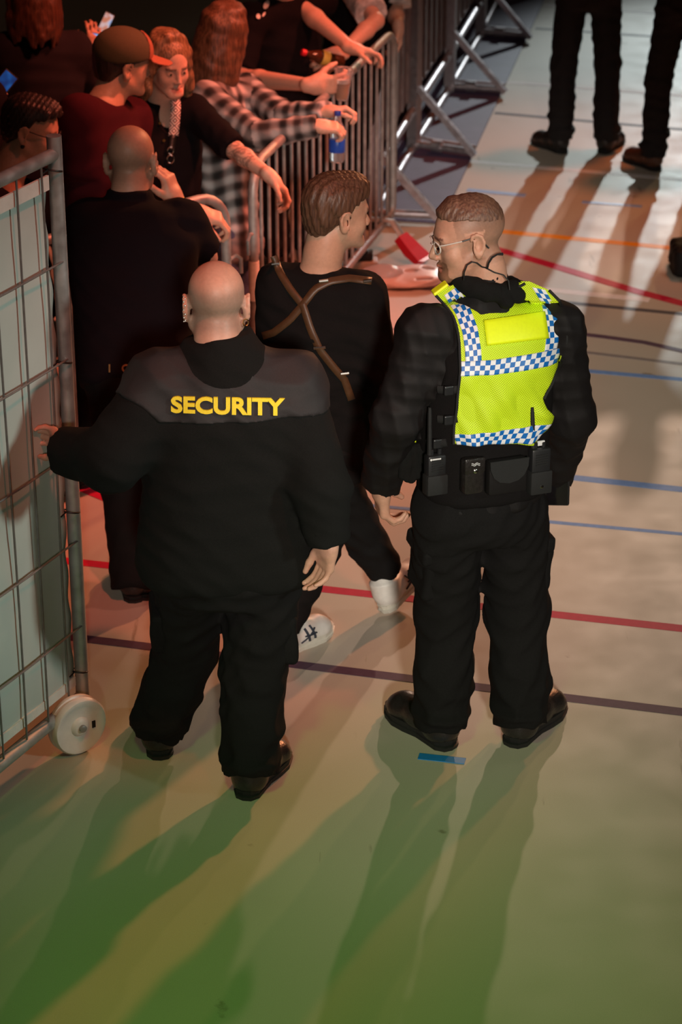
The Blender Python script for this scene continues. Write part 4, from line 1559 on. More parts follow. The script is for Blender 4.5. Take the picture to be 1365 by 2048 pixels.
checks('chequered_band', [(888, 590), (912, 628), (925, 665), (930, 700), (931, 724)], [(915, 572), (938, 610), (955, 655), (962, 700), (963, 722)], 13, 4, 0.004)
checks('chequered_band', [(1064, 574), (1083, 605), (1090, 640), (1092, 680), (1088, 712)], [(1090, 579), (1108, 610), (1116, 645), (1117, 680), (1112, 706)], 12, 3, 0.004)
checks('chequered_band', [(919, 722), (985, 719), (1050, 709), (1100, 700), (1124, 694)], [(918, 751), (985, 749), (1050, 740), (1097, 731), (1113, 724)], 20, 3, 0.006)
checks('chequered_band', [(908, 869), (960, 865), (1020, 859), (1070, 850), (1100, 844)], [(914, 889), (960, 889), (1020, 887), (1058, 885), (1076, 876)], 19, 3, 0.006)
pq = [(967, 639), (1089, 621), (1097, 675), (973, 690)]
NPU, NPV = 14, 8
PP = []
for j in range(NPV + 1):
    for i in range(NPU + 1):
        u, v = i / NPU, j / NPV
        PP.append((np.array(pq[0]) * (1 - u) + np.array(pq[1]) * u) * (1 - v) + (np.array(pq[3]) * (1 - u) + np.array(pq[2]) * u) * v)
X = on_vest(np.array(PP), 0.008)
FF = np.array([(j * (NPU + 1) + i, (j + 1) * (NPU + 1) + i, (j + 1) * (NPU + 1) + i + 1, j * (NPU + 1) + i + 1) for j in range(NPV) for i in range(NPU)])
V2, F2, nf = thicken(X, FF, fw3, 0.006)
obj('name_patch', V2, F2, PATCH, vest, label='plain bright yellow patch')
# black binding along the neck and arm edges
for path in ([(926, 562), (945, 570), (968, 577), (990, 580), (1015, 578), (1040, 572), (1050, 566)], [(871, 590), (890, 610), (905, 630), (914, 655), (918, 680), (920, 740), (914, 800), (908, 860), (908, 888)],
             [(1098, 580), (1118, 600), (1131, 630), (1134, 680), (1121, 725), (1105, 765), (1089, 798)]):
    MB().tube(on_vest(resamp(path, 18), 0.004), 0.0045, 8).build('binding', WEBBING, vest, True)
# the front of the cover
S_F = Sdf()
S_F.ops = [(S_V.ops[0][0], 0.02, 'u')]
f32 = OFF.fwd.astype(np.float32); mid32 = (OFF.pel + 0.5 * (J['neck'] - OFF.pel)).astype(np.float32)
S_F.post = [lambda P, D: D - 0.008, armhole, lambda P, D: np.maximum(D, 0.03 - (P - mid32) @ f32), lambda P, D: np.maximum(D, 1.02 - P[:, 2]),
            lambda P, D: np.maximum(D, 0.075 - np.sqrt(((P - J['neck'].astype(np.float32)) ** 2).sum(1)))]
OFF.mesh('front_panel', S_F, PATCH, 0.007, parent=vest)
# epaulette on the left shoulder, side straps with buckles
ep = W(880, 584, 6.72)
MB().box(ep + A(0, 0, 0.012), (0.026, 0.018, 0.005), np.array([nrm(A(0.8, 0.2, 0.55)), nrm(A(-0.2, 1, 0)), nrm(A(-0.55, 0, 0.8))]), 0.004).build('epaulette', PATCH, vest)
for (px, py) in ((902, 779), (902, 838), (880, 885)):
    p = press(S_OUT, [(px - 26 + 10 * k, py + (1 if k % 2 else 0)) for k in range(5)], OY, 0.006)
    MB().tube(p, 0.012, 8, flat=(0.35, 1.0)).build('side_strap', WEBBING, vest, True)
    c = p[2] - fw3 * 0.008
    bu = MB().box(c, (0.016, 0.007, 0.015), np.array([OFF.side, OFF.fwd, A(0, 0, 1)]), 0.004).build('buckle', PLASTIC, vest)

# duty belt and what hangs on it
BZ = W(960, 918, 6.62)[2]
belt_c = OFF.pel + (BZ - OFF.pel[2]) / OFF.upv[2] * OFF.upv
S_B = Sdf()
S_B.add(S_J.ops[0][0]); S_B.add(S_T.ops[0][0], 0.02)
S_B.post = [lambda P, D: np.maximum(D - 0.016, np.abs(P[:, 2] - np.float32(BZ - 0.015)) - 0.026)]
OFF.mesh('duty_belt', S_B, WEBBING, 0.006, lo=belt_c - 0.35, hi=belt_c + 0.35)
S_BB = Sdf(); S_BB.ops = S_J.ops[:1] + S_T.ops[:1]


def on_belt(px, py, off=0.03):
    return press(S_BB, [(px, py)], OY, off)[0]


RB = np.array([OFF.side, OFF.fwd, A(0, 0, 1)])
c = on_belt(944, 950)
pch = MB().box(c, (0.033, 0.022, 0.058), RB, 0.012).build('pouch', LEATHER, OFF.root, True)
MB().box(c - OFF.fwd * 0.018 + A(0, 0, 0.036), (0.034, 0.008, 0.026), RB, 0.007).build('flap', LEATHER, pch, True)
MB().lathe(c - OFF.fwd * 0.026 + A(0, 0, 0.022), -OFF.fwd, [(0.007, 0), (0.007, 0.003), (0.004, 0.005)], 14).build('snap_button', CHROME, pch, True)
sq = MB().tube([c - OFF.fwd * 0.0265 + A(0, 0, 0.046) + OFF.side * x + A(0, 0, 0.002 * math.sin(400 * x)) for x in np.linspace(-0.014, 0.014, 12)], 0.0016, 6)
sq.tube([c - OFF.fwd * 0.0265 + A(0, 0, 0.041) + OFF.side * x + A(0, 0, 0.002 * math.sin(400 * x)) for x in np.linspace(-0.014, 0.014, 12)], 0.0016, 6).build('emblem', mat('grey_print', (0.4, 0.4, 0.4), 0.5, noise=0.05, nscale=50), pch, True)
c = on_belt(1012, 950)
pch = MB().box(c, (0.064, 0.020, 0.056), RB, 0.010).build('pouch', NYLON, OFF.root, True)
fv, fq = [], []
arc = [(-0.064, 0.058), (-0.062, 0.03), (-0.05, 0.004), (-0.03, -0.012), (0, -0.018), (0.03, -0.012), (0.05, 0.004), (0.062, 0.03), (0.064, 0.058)]
fm = [c - OFF.fwd * 0.021 + OFF.side * x + A(0, 0, z) for x, z in arc]
fm2 = [p - OFF.fwd * 0.006 for p in fm]
obj('flap', fm + fm2, [tuple(range(9)), tuple(reversed(range(9, 18)))] + [(i, (i + 1) % 9, 9 + (i + 1) % 9, 9 + i) for i in range(9)], WEBBING, pch, False)
# bunched gloves on the left hip
GV = Sdf()
cg = on_belt(836, 930, 0.03) + A(-0.005, 0.02, 0)
for k in range(6):
    p = cg + OFF.side * (-0.035 + 0.014 * k)
    GV.add(rc(p + A(0, 0, 0.045), p + A(0.004 * (k - 3), -0.004 * (k % 2), -0.040 - 0.008 * (k % 3)), 0.016, 0.012), 0.008)
GV.post.append(wrinkle(0.004, 60, 3))
OFF.mesh('gloves', GV, FLEECE, 0.0045, lo=cg - 0.15, hi=cg + 0.15, label='bunched black gloves tucked in the belt')


def radio(px, py, half, apx, label, lean=0.0):
    c = on_belt(px, py, half[1] + 0.012)
    t = thing('two_way_radio', c - A(0, 0, half[2]), label, 'radio', 'radios on the officer\'s belt')
    MB().box(c, half, RB, 0.008).build('body', PLASTIC, t, True)
    top = c + A(0, 0, half[2])
    hz = half[2]
    MB().box(c - A(0, 0, hz * 0.45) - OFF.fwd * 0.004, (half[0] + 0.004, half[1] + 0.003, hz * 0.5), RB, 0.006).build('holster', WEBBING, t, True)
    for dx in (-0.012, 0.014):
        MB().lathe(top + OFF.side * dx, A(0, 0, 1), [(0.007, -0.004), (0.007, 0.014), (0.005, 0.016)], 12).build('knob', PLASTIC, t, True)
    ab = top - OFF.side * half[0] * 0.6
    tip = W(apx[0], apx[1], c[1])
    u = nrm(tip - ab)
    MB().tube([ab, ab + u * 0.04, tip - u * 0.02, tip], [0.0085, 0.0075, 0.0065, 0.005], 10).build('antenna', RUBBER, t, True)
    for k in range(5):
        MB().box(c - OFF.fwd * (half[1] + 0.001) + A(0, 0, hz * 0.75 - 0.008 * k), (half[0] * 0.6, 0.0012, 0.0018), RB).build('grille_bar', RUBBER, t)
    return c, t


c, t = radio(870, 948, (0.030, 0.020, 0.066), (860, 815), 'black two-way radio with thin antenna on the officer\'s left hip')
MB().box(c - OFF.fwd * 0.0215 + A(0, 0, 0.056) + OFF.side * -0.004, (0.014, 0.001, 0.0022), RB).build('white_mark', mat('white_print', (0.7, 0.7, 0.7), 0.5, noise=0.04, nscale=50), t)
MB().lathe(c - OFF.fwd * 0.0215 + A(0, 0, 0.056) - OFF.side * 0.022, -OFF.fwd, [(0.0035, 0), (0.0035, 0.001)], 12).build('white_mark', MATS['white_print'], t, True)
MB().box(c - OFF.fwd * 0.0245 + A(0, 0, -0.002), (0.008, 0.001, 0.0012), RB).build('white_mark', MATS['white_print'], t)
c, t = radio(1077, 940, (0.032, 0.022, 0.076), (1065, 814), 'black two-way radio with thick antenna on the officer\'s right hip')
MB().lathe(c - OFF.fwd * 0.027 + A(0, 0, -0.045), -OFF.fwd, [(0.006, 0), (0.006, 0.002), (0.003, 0.003)], 14).build('stud', CHROME, t, True)
MB().box(c + A(0, 0, 0.088) + OFF.side * 0.006, (0.012, 0.004, 0.008), RB, 0.002).build('white_clip', MATS['white_print'], t)
# tablet in the right hand
tc_ = W(1115, 983, 7.02)
tb = thing('tablet', tc_ - A(0, 0, 0.05), 'black tablet held in the officer\'s right hand', 'tablet')
TRn = np.array([nrm(A(1, -0.1, 0.03)), nrm(A(0.1, 1, 0.2)), nrm(A(-0.03, -0.2, 1))])
MB().box(tc_, (0.040, 0.009, 0.052), TRn, 0.006).build('case', PLASTIC, tb, True)
MB().box(tc_ - TRn[1] * 0.0095, (0.034, 0.001, 0.045), TRn, 0.0005).build('screen', mat('dark_screen', (0.008, 0.007, 0.008), 0.15, noise=0.02, nscale=20), tb, True)
# earpiece cable
ear_l = OFF.h2w((-0.05, -0.02, -0.105))
nape = J['neck'] + A(-0.01, -0.085, 0.085)
cb = thing('earpiece_cable', OFF.base)
cb.parent = OFF.root
cb.location = (0, 0, 0)
MB().tube([W(928, 560, 6.70), W(929, 545, 6.69), W(935, 530, 6.69), W(945, 524, 6.69), W(955, 526, 6.69), W(965, 534, 6.70), W(975, 536, 6.71)], 0.0022, 8).build('cable', RUBBER, cb, True)
MB().tube([W(975, 537, 6.71), W(978, 526, 6.70), W(985, 515, 6.70), W(995, 509, 6.70), W(1006, 508, 6.71)], [0.0035, 0.003, 0.003, 0.0026, 0.0045], 8).build('boom', RUBBER, cb, True)
MB().tube([W(975, 537, 6.71), W(990, 545, 6.70), W(1008, 550, 6.70), W(1018, 562, 6.70), W(1020, 580, 6.69)], 0.0022, 8).build('cable', RUBBER, cb, True)
# ------------------------------------------------------------------ the guard with SECURITY on his back
hl, hr = G(322, 1520), G(487, 1600)
fdl = nrm(A(-0.15, 1, 0)); fdr = nrm(A(0.42, 1, 0))
J = dict(head=W(433, 607, 6.62), neck=W(447, 706, 6.58),
         shl=W(322, 772, 6.56), shr=W(584, 774, 6.60), ell=W(222, 918, 6.44), wrl=W(130, 902, 6.58),
         elr=W(642, 975, 6.46), wrr=W(657, 1082, 6.44),
         hipl=W(385, 1120, 6.58), hipr=W(535, 1120, 6.58), knl=W(372, 1300, 6.72), knr=W(507, 1345, 6.56),
         anl=hl + fdl * 0.055 + A(0, 0, 0.10), anr=hr + fdr * 0.055 + A(0, 0, 0.10))
SEC = Person('bald guard in a black jacket lettered SECURITY, one hand on the fence', J, face=A(-0.05, 1, -0.22), up=A(0.0, 0.2, 1), hs=1.06, girth=1.05, skin=(0.57, 0.31, 0.22), jaw=1.12)
SEC.hands = [hand_prims(J['wrl'] + A(-0.01, 0.02, 0), A(-0.40, 0.9, 0.05), A(-0.9, -0.4, 0), right=False, curl=38, s=0.92),
             hand_prims(J['wrr'], A(-0.10, 0.10, -1), A(-0.85, -0.55, 0.1), right=True, curls=[(18, 30, 22), (22, 32, 22), (24, 32, 22), (26, 32, 22)], spread=1, thumb=(0.9, 0.3, 0.3), s=0.98, rad=1.08)]


def sec_paint(p, V, L, hd, col):
    x, y, z = L[:, 0], L[:, 1], L[:, 2]
    n = 0.5 + 0.5 * np.sin(x * 900) * np.sin(y * 870 + 1) * np.sin(z * 910)
    f = np.clip((0.050 + 0.25 * np.abs(x) - z) / 0.03, 0, 1) * np.clip((z + 0.085) / 0.03, 0, 1) * (y < 0.04) * (np.abs(x) < 0.079)
    m = hd & (f > 0)
    w = (f * (0.42 + 0.14 * n))[:, None]
    col[m] = (col * (1 - w) + np.array([0.15, 0.125, 0.10]) * w)[m]


SEC.body(0.0052, sec_paint)
SEC.eyes()
S_S = SEC.top_sdf([-0.085, -0.03, 0.06, 0.28, 0.5, 0.75, 0.9, 1.0], np.array([.270, .285, .285, .262, .248, .238, .19, .10]), np.array([.16, .18, .19, .185, .175, .155, .115, .08]),
                  np.array([0, 0, .01, .01, 0, -.015, -.015, 0]), sl=(0.098, 0.096, 0.095, 0.072), slr=(0.092, 0.086, 0.086, 0.066), shr=0.082, wr=(0.007, 30), seed=15, n=2.5)
S_S.add(rc(J['neck'] + A(0, 0, -0.03), J['neck'] + A(-0.012, 0.012, 0.050), 0.118, 0.100, cut=0.004), 0.04)
for k_ in ('shl', 'shr'):
    S_S.ops.insert(2, (rc(J['neck'] - A(0, 0, 0.035), J[k_] + A(0, 0, 0.012), 0.085, 0.075), 0.05, 'u'))
SEC.mesh('fleece_jacket', S_S, FLEECE, 0.0078)
# nylon yoke over shoulders and upper back
seam = press(S_S, [(450, 847)], 6.5, 0)[0][2]
S_Y = Sdf()
S_Y.ops = list(S_S.ops[:4])
u_l = nrm(J['ell'] - J['shl']); u_r = nrm(J['elr'] - J['shr'])
S_Y.add(rc(J['shl'], J['shl'] + u_l * 0.085, 0.099, 0.098, cut=0.004), 0.05)
S_Y.add(rc(J['shr'], J['shr'] + u_r * 0.10, 0.093, 0.090, cut=0.004), 0.05)
nk = J['neck'].astype(np.float32)
S_Y.post = [lambda P, D: D - 0.005, wrinkle(0.009, 30, 15, (0.7, 0.7, 1.2)), lambda P, D: np.maximum(D, np.float32(seam) - P[:, 2] - 0.05 * np.clip(np.abs(P[:, 0] - nk[0]) - 0.2, 0, 1)),
            lambda P, D: np.maximum(D, P[:, 2] - nk[2] - 0.03)]
SEC.mesh('yoke', S_Y, YOKE, 0.006)
# lettering
LV, LF = text_mesh('SECURITY', 0.1, bold=0.0035)
x0, x1 = LV[:, 0].min(), LV[:, 0].max()
y0, y1 = LV[:, 1].min(), LV[:, 1].max()
px = 342 + (570 - 342) * (LV[:, 0] - x0) / (x1 - x0)
basey = np.interp(px, [342, 455, 570], [826, 830, 832])
capy = np.interp(px, [342, 455, 570], [793, 795, 797])
py = basey + (capy - basey) * (LV[:, 1] - y0) / (y1 - y0)
S_TXT = Sdf(); S_TXT.ops = list(S_S.ops); S_TXT.post = [lambda P, D: D - 0.005]
X = press(S_TXT, np.stack([px, py], 1), 6.5, 0.0075)
YEL = mat('yellow_embroidery', (0.80, 0.62, 0.015), 0.6, noise=0.06, nscale=200, bump=0.2, bscale=500)
V2, F2, _ = thicken(X, np.array(LF), A(0, 1, 0), 0.006)
obj('lettering', V2, F2, YEL, SEC.root, smooth=False, label='yellow embroidered word SECURITY')
# cuffs
for sd in ('l', 'r'):
    u = nrm(J['wr' + sd] - J['el' + sd])
    C = Sdf()
    C.add(rc(J['wr' + sd] - 0.05 * u, J['wr' + sd] - 0.004 * u, 0.068, 0.055, cut=0.004, cutb=0.01))
    C.post.append(wrinkle(0.006, 55, 8))
    SEC.mesh('cuff', C, FLEECE, 0.005, lo=J['wr' + sd] - 0.15, hi=J['wr' + sd] + 0.15)
S_T = SEC.trousers_sdf(0.215, 0.16, 0.118, 0.100, 0.088, top=0.2, wr=(0.011, 36), seed=17, bottom=0.025)
SEC.mesh('trousers', S_T, TWILL, 0.0078)
for sd, sg in (('l', -1), ('r', 1)):
    c = J['hip' + sd] * 0.35 + J['kn' + sd] * 0.65 + SEC.side * sg * 0.088
    ax = nrm(J['kn' + sd] - J['hip' + sd])
    Rb = np.array([SEC.side, nrm(np.cross(ax, SEC.side)), -ax])
    P = Sdf()
    P.add(bx(c, (0.030, 0.07, 0.085), Rb, 0.02))
    P.post.append(wrinkle(0.006, 22, 21))
    SEC.mesh('cargo_pocket', P, TWILL, 0.006, lo=c - 0.2, hi=c + 0.2)
SEC.shoe(hl, fdl, L=0.30, wid=1.12, hgt=1.1, boot=0.13, sole_h=0.034)
SEC.shoe(hr, fdr, L=0.30, wid=1.12, hgt=1.1, boot=0.13, sole_h=0.034)
# ear jewellery: studs round the left ear, a hoop in the right lobe
for k in range(12):
    a = math.radians(120 - 20 * k)
    p = SEC.h2w((-0.088 + 0.004 * (k % 2), -0.020 - 0.018 * math.cos(a), -0.012 + 0.034 * math.sin(a)))
    MB().lathe(p, nrm(-SEC.HR[0] - 0.6 * SEC.HR[1]), [(0.0024, 0), (0.0030, 0.0015), (0.0022, 0.003)], 8).build('ear_stud', CHROME, SEC.root, True)
for k, off in enumerate((0.0, 0.008)):
    c = SEC.h2w((0.080, -0.016 - off, -0.050))
    pts = [c + SEC.HR[1] * 0.009 * math.cos(a) * 0.4 + SEC.HR[0] * 0.008 * math.cos(a) + SEC.HR[2] * 0.010 * math.sin(a) for a in np.linspace(0, 6.283, 15)[:-1]]
    MB().tube(pts, 0.0019, 8, closed=True).build('ear_ring', GOLD, SEC.root, True)
# ------------------------------------------------------------------ the man walking past between them
hl = G(768, 1222); hr = G(545, 1318)
fdr = nrm(G(632, 1270) - G(548, 1312)); fdl = nrm(G(832, 1165) - G(770, 1215))
ftl = W(770, 1196, 7.66)
J = dict(head=W(676, 424, 7.50), neck=W(640, 540, 7.48), shl=W(560, 572, 7.50), shr=W(725, 590, 7.42),
         ell=W(548, 740, 7.52), wrl=W(600, 850, 7.70), elr=W(768, 745, 7.36), wrr=W(728, 848, 7.48),
         hipl=W(650, 905, 7.52), hipr=W(628, 915, 7.42), knl=W(716, 1050, 7.62), knr=W(640, 1090, 7.46),
         anl=W(770, 1140, 7.68), anr=hr + fdr * 0.05 + A(0, 0, 0.11))
WLK = Person('young man walking in a black sweater, leather harness straps and white sneakers', J, face=A(0.86, 0.42, -0.1), up=A(0.05, 0, 1), hs=1.02, girth=0.95, skin=(0.55, 0.31, 0.21))
WLK.hands = [hand_prims(J['wrl'], A(0.3, 0.2, -1), A(0.2, 0.9, 0), right=False, curl=40),
             hand_prims(J['wrr'], A(-0.25, 0.25, -0.9), A(-0.8, 0.5, 0), right=True, curl=45)]
WLK.body(0.007)
WLK.eyes()
HB = hair_mat('brown_hair', (0.065, 0.032, 0.02), (0.14, 0.07, 0.04))
HS = short_hair()
WLK.head_mesh('hair', HS, HB, 0.005, (-0.14, -0.16, -0.12), (0.14, 0.14, 0.16))
S_W = WLK.top_sdf([-0.12, 0.0, 0.25, 0.5, 0.75, 0.92, 1.0], [.165, .168, .17, .185, .19, .165, .085], [.12, .122, .122, .135, .135, .10, .07], [0, 0, 0, 0, -.01, -.015, 0], sl=(0.072, 0.062, 0.060, 0.046), shr=0.068, wr=(0.008, 36), seed=25)
WLK.mesh('sweater', S_W, BLACKKNIT, 0.0085)
S_T = WLK.trousers_sdf(0.155, 0.12, 0.092, 0.074, 0.066, top=0.15, wr=(0.009, 38), seed=27, bottom=0.0)
WLK.mesh('trousers', S_T, TWILL, 0.0085)
SNSOLE = mat('cream_sneaker_sole', (0.66, 0.64, 0.56), 0.55, noise=0.05, nscale=60)
DKST = mat('navy_stripe', (0.03, 0.04, 0.06), 0.5, noise=0.05, nscale=60)
for heel, fd, upv in ((hr, fdr, A(0, 0, 1)), (W(770, 1226, 7.62), nrm(W(840, 1152, 7.80) - W(770, 1226, 7.62)), nrm(A(-0.5, -0.35, 0.8)))):
    so, pt, SS = WLK.shoe(heel, fd, up=upv, L=0.29, wid=1.0, hgt=1.0, m=WHITERB, sole_m=SNSOLE, boot=0.10, name='sneaker', sole_h=0.032)
    for (p0, p1) in (((.10, .038), (.165, .074)), ((.135, .036), (.12, .085)), ((.165, .036), (.145, .088)), ((.115, .06), (.17, .056))):
        for sg in (1, -1):
            q = np.array([pt(p0[0] + (p1[0] - p0[0]) * k / 4, p0[1] + (p1[1] - p0[1]) * k / 4, sg * 0.10) for k in range(5)])
            s_ = np.cross(nrm(fd), upv)
            X, tt = trace(SS, q, -sg * nrm(s_), 0.001)
            if (tt < 0.099).all():
                MB().tube(X, 0.0055, 6, flat=(1, 0.5)).build('stripe', DKST, so, True)
    for k in range(4):
        MB().tube([pt(.135 + .02 * k, .088 - .006 * k, -.026), pt(.14 + .02 * k, .098 - .006 * k, 0), pt(.135 + .02 * k, .088 - .006 * k, .026)], 0.003, 6).build('lace', SNSOLE, so, True)
# leather harness straps and the camera they carry
STRAP = mat('brown_leather', (0.075, 0.035, 0.015), 0.45, noise=0.15, nscale=60)
hs_ = thing('harness', WLK.base)
hs_.parent = WLK.root
hs_.location = (0, 0, 0)
S_W2 = Sdf(); S_W2.ops = S_W.ops
for path in ([(548, 512), (560, 545), (582, 580), (606, 610), (622, 660), (640, 700), (668, 735), (690, 760), (704, 800)], [(744, 562), (700, 556), (660, 562), (630, 578), (606, 610), (580, 640), (548, 665), (525, 672)]):
    strip(S_W2, path, 15, 7.4, 0.006, 0.005, 'strap', STRAP, hs_)
for (bx_, by_, L_) in ((552, 528, 8), (640, 695, 12), (690, 747, 8), (648, 562, 9), (735, 562, 8)):
    X = press(S_W2, [(bx_ - L_, by_ + 1), (bx_ + L_, by_ - 1)], 7.4, 0.010)
    MB().tube(X, 0.006, 8).build('buckle', CHROME, hs_, True)
cm = W(706, 880, 7.44)
ct = thing('camera_device', cm - A(0, 0, 0.06), 'black photo camera with orange glints carried at the walking man\'s right hip', 'camera')
Rc = np.array([nrm(A(1, 0.4, 0)), nrm(A(-0.4, 1, 0)), A(0, 0, 1)])
MB().box(cm, (0.06, 0.03, 0.045), Rc, 0.012).build('body', PLASTIC, ct, True)
MB().lathe(cm + Rc[0] * 0.05, nrm(Rc[0] * 1 - A(0, 0, 0.4)), [(0.036, 0), (0.036, 0.05), (0.039, 0.052), (0.039, 0.085), (0.033, 0.09)], 24).build('lens_barrel', PLASTIC, ct, True)
MB().lathe(cm + Rc[0] * 0.05 + nrm(Rc[0] - A(0, 0, 0.4)) * 0.052, nrm(Rc[0] - A(0, 0, 0.4)), [(0.0395, 0), (0.0395, 0.006)], 24).build('lens_ring', GOLD, ct, True)
MB().box(cm + A(0, 0, 0.055), (0.022, 0.022, 0.015), Rc, 0.006).build('viewfinder', PLASTIC, ct, True)
# ------------------------------------------------------------------ the crowd behind the barriers


def dress(p, top=None, topm=None, legs=True, legm=None, shoes=True, bh=0.009, ch=0.0095, eyes=True, paint=None, tname='shirt', lname='trousers', armr=1.0, col=None, tr=None):
    p.body(bh, paint, armr)
    if eyes:
        p.eyes()
    o = None
    if top is not None:
        o = p.mesh(tname, top, topm, ch, col=col)
    if legs:
        S_T = p.trousers_sdf(**(tr or dict(hipw=0.155, hipd=0.12, th=0.09, kn=0.072, hem=0.068, top=0.15, wr=(0.008, 36), seed=31, bottom=0.0)))
        p.mesh(lname, S_T, legm or TWILL, 0.011)
    if shoes:
        for sd in ('l', 'r'):
            fd = p.J.get('foot' + sd, p.fwd * A(1, 1, 0))
            h_ = p.J['an' + sd] * A(1, 1, 0) - nrm(fd) * 0.05
            p.shoe(h_, fd, L=0.28, wid=1.0, boot=0.10, h=0.008)
    return o


def legs_under(base_l, base_r, Y=None):
    return dict(anl=base_l + A(0, 0, 0.10), anr=base_r + A(0, 0, 0.10))


def std_legs(hipl, hipr, bx_, by_, w=0.09, fwd=A(0, 1, 0)):
    """straight legs down to the floor at (bx_, by_)"""
    s = nrm(hipr - hipl) * A(1, 1, 0)
    al = A(bx_, by_, 0.10) - s * w; ar = A(bx_, by_, 0.10) + s * w
    return dict(hipl=hipl, hipr=hipr, anl=al, anr=ar, knl=0.5 * (hipl + al) + fwd * 0.03, knr=0.5 * (hipr + ar) + fwd * 0.03)


TS = [-0.14, 0.0, 0.25, 0.5, 0.75, 0.92, 1.0]
MW = np.array([.168, .17, .17, .185, .192, .16, .08]); MD = np.array([.122, .124, .124, .135, .132, .10, .065])
FWD = np.array([.165, .168, .150, .155, .165, .135, .065]); FD_ = np.array([.12, .122, .11, .125, .122, .09, .055])

# bald man leaning on the barrier
hp = dict(hipl=W(225, 742, 7.92), hipr=W(322, 742, 7.96))
J = dict(head=W(263, 322, 8.36), neck=W(262, 412, 8.28), shl=W(178, 450, 8.22), shr=W(365, 450, 8.28), ell=W(205, 520, 8.52), wrl=W(392, 424, 8.80),
         elr=W(408, 515, 8.34), wrr=W(352, 405, 8.50), knl=W(250, 965, 7.94), knr=W(300, 965, 7.94), anl=W(266, 1172, 7.78), anr=W(290, 1172, 7.80), **hp)
BM = Person('bald man in a dark shirt with a yellow wristband, leaning on the barrier', J, face=A(0.15, 1, -0.30), up=A(0, 0.3, 1), hs=1.06, girth=1.1, skin=(0.55, 0.31, 0.22), jaw=1.08)
BM.hands = [hand_prims(J['wrl'], A(1, 0.15, -0.35), A(-0.25, 0.2, -0.95), right=False, curl=40, s=1.05), hand_prims(J['wrr'], A(-0.28, 0.10, 0.9), A(-0.9, 0.35, -0.2), right=True, curl=38, s=1.08, rad=1.05)]


def bm_paint(p, V, L, hd, col):
    x, y, z = L[:, 0], L[:, 1], L[:, 2]
    f = np.clip((0.035 + 0.3 * np.abs(x) - z) / 0.05, 0, 1) * np.clip((z + 0.09) / 0.03, 0, 1) * (y < 0.03) * (np.abs(x) < 0.079) * hd
    w = (0.40 * f)[:, None]
    col[:] = col * (1 - w) + np.array([0.14, 0.10, 0.07]) * w


S_BM = BM.top_sdf([-0.10, 0.0, 0.25, 0.5, 0.75, 0.92, 1.0], MW * 1.22, MD * 1.2, [0, 0, 0, 0, -.01, -.015, 0], sl=(0.092, 0.085, 0, 0), short=0.78, shr=0.080, wr=(0.008, 32), seed=41)
S_BM.add(rc(J['neck'] - A(0, 0, 0.02), J['neck'] + A(0, 0.01, 0.055), 0.095, 0.082, cut=0.004), 0.02)
dress(BM, S_BM, DARKSHIRT, paint=bm_paint, armr=1.2, tr=dict(hipw=0.17, hipd=0.135, th=0.10, kn=0.085, hem=0.078, top=0.15, wr=(0.009, 34), seed=43, bottom=0.0), bh=0.007)
wb = W(352, 402, 8.50)
u = nrm(J['wrr'] - J['elr'])
MB().tube([J['wrr'] - u * 0.012, J['wrr'] + u * 0.012], 0.036, 20).build('wristband', mat('yellow_wristband', (0.75, 0.62, 0.05), 0.4, noise=0.06, nscale=60), BM.root, True)
MB().tube([BM.h2w((-0.082, 0.0, 0.010)), BM.h2w((-0.090, 0.05, 0.012)), BM.h2w((-0.088, 0.085, 0.008))], 0.003, 8).build('spectacle_arm', PLASTIC, BM.root, True)
S_BT = Sdf(); S_BT.ops = list(S_BM.ops)
GOLDPR = mat('dull_gold_print', (0.24, 0.16, 0.05), 0.5, noise=0.12, nscale=80)
for ch, cx, cy in (('I', 219, 737), ('O', 252, 737), ('R', 283, 734)):
    LV, LF = text_mesh(ch, 0.05, bold=0.0012)
    c0 = (LV.min(0) + LV.max(0)) / 2
    X = press(S_BT, np.stack([cx + (LV[:, 0] - c0[0]) * 440, cy - (LV[:, 1] - c0[1]) * 430], 1), 7.85, 0.008)
    V2, F2, _ = thicken(X, np.array(LF), A(0, 1, 0), 0.004)
    obj('letter', V2, F2, GOLDPR, BM.root, smooth=False)

# man in the olive cap
J = dict(head=W(246, 128, 9.22), neck=W(205, 208, 9.15), shl=W(262, 238, 9.38), shr=W(160, 232, 9.00), ell=W(268, 380, 9.32), wrl=W(285, 430, 9.15), elr=W(165, 390, 9.0), wrr=W(235, 470, 9.2),
         **std_legs(W(205, 480, 9.2), W(165, 480, 9.05), -0.98, 9.1))
CM = Person('man in a maroon T-shirt and olive cap, turned to the woman with the patterned strap', J, face=A(0.86, 0.44, -0.16), up=A(0.1, 0, 1), hs=1.02, skin=(0.55, 0.32, 0.22))
CM.hands = [hand_prims(J['wrl'], A(0.5, -0.2, -0.6), A(0, 0.5, -0.8), right=False), hand_prims(J['wrr'], A(0.6, 0.4, -0.4), A(0, 0.5, -0.8), right=True)]
S_CM = CM.top_sdf(TS, MW * 1.08, MD * 1.08, [0, 0, 0, 0, -.01, -.02, 0], sl=(0.08, 0.076, 0, 0), short=0.7, shr=0.078, wr=(0.006, 30), seed=51)
dress(CM, S_CM, MAROON)
CM.head_mesh('hair', short_hair(front=0.02, side=0.084, back=-0.062, amp=0.001), hair_mat('black_hair', (0.012, 0.008, 0.008), (0.03, 0.018, 0.014)), 0.006, (-0.14, -0.16, -0.12), (0.14, 0.14, 0.16))
OLIVE = mat('olive_cap_cloth', (0.075, 0.062, 0.030), 0.85, noise=0.12, nscale=200, bump=0.1, bscale=400)
RUST = mat('rust_cap_cloth', (0.34, 0.11, 0.06), 0.85, noise=0.12, nscale=200, bump=0.1, bscale=400)
CS = Sdf()
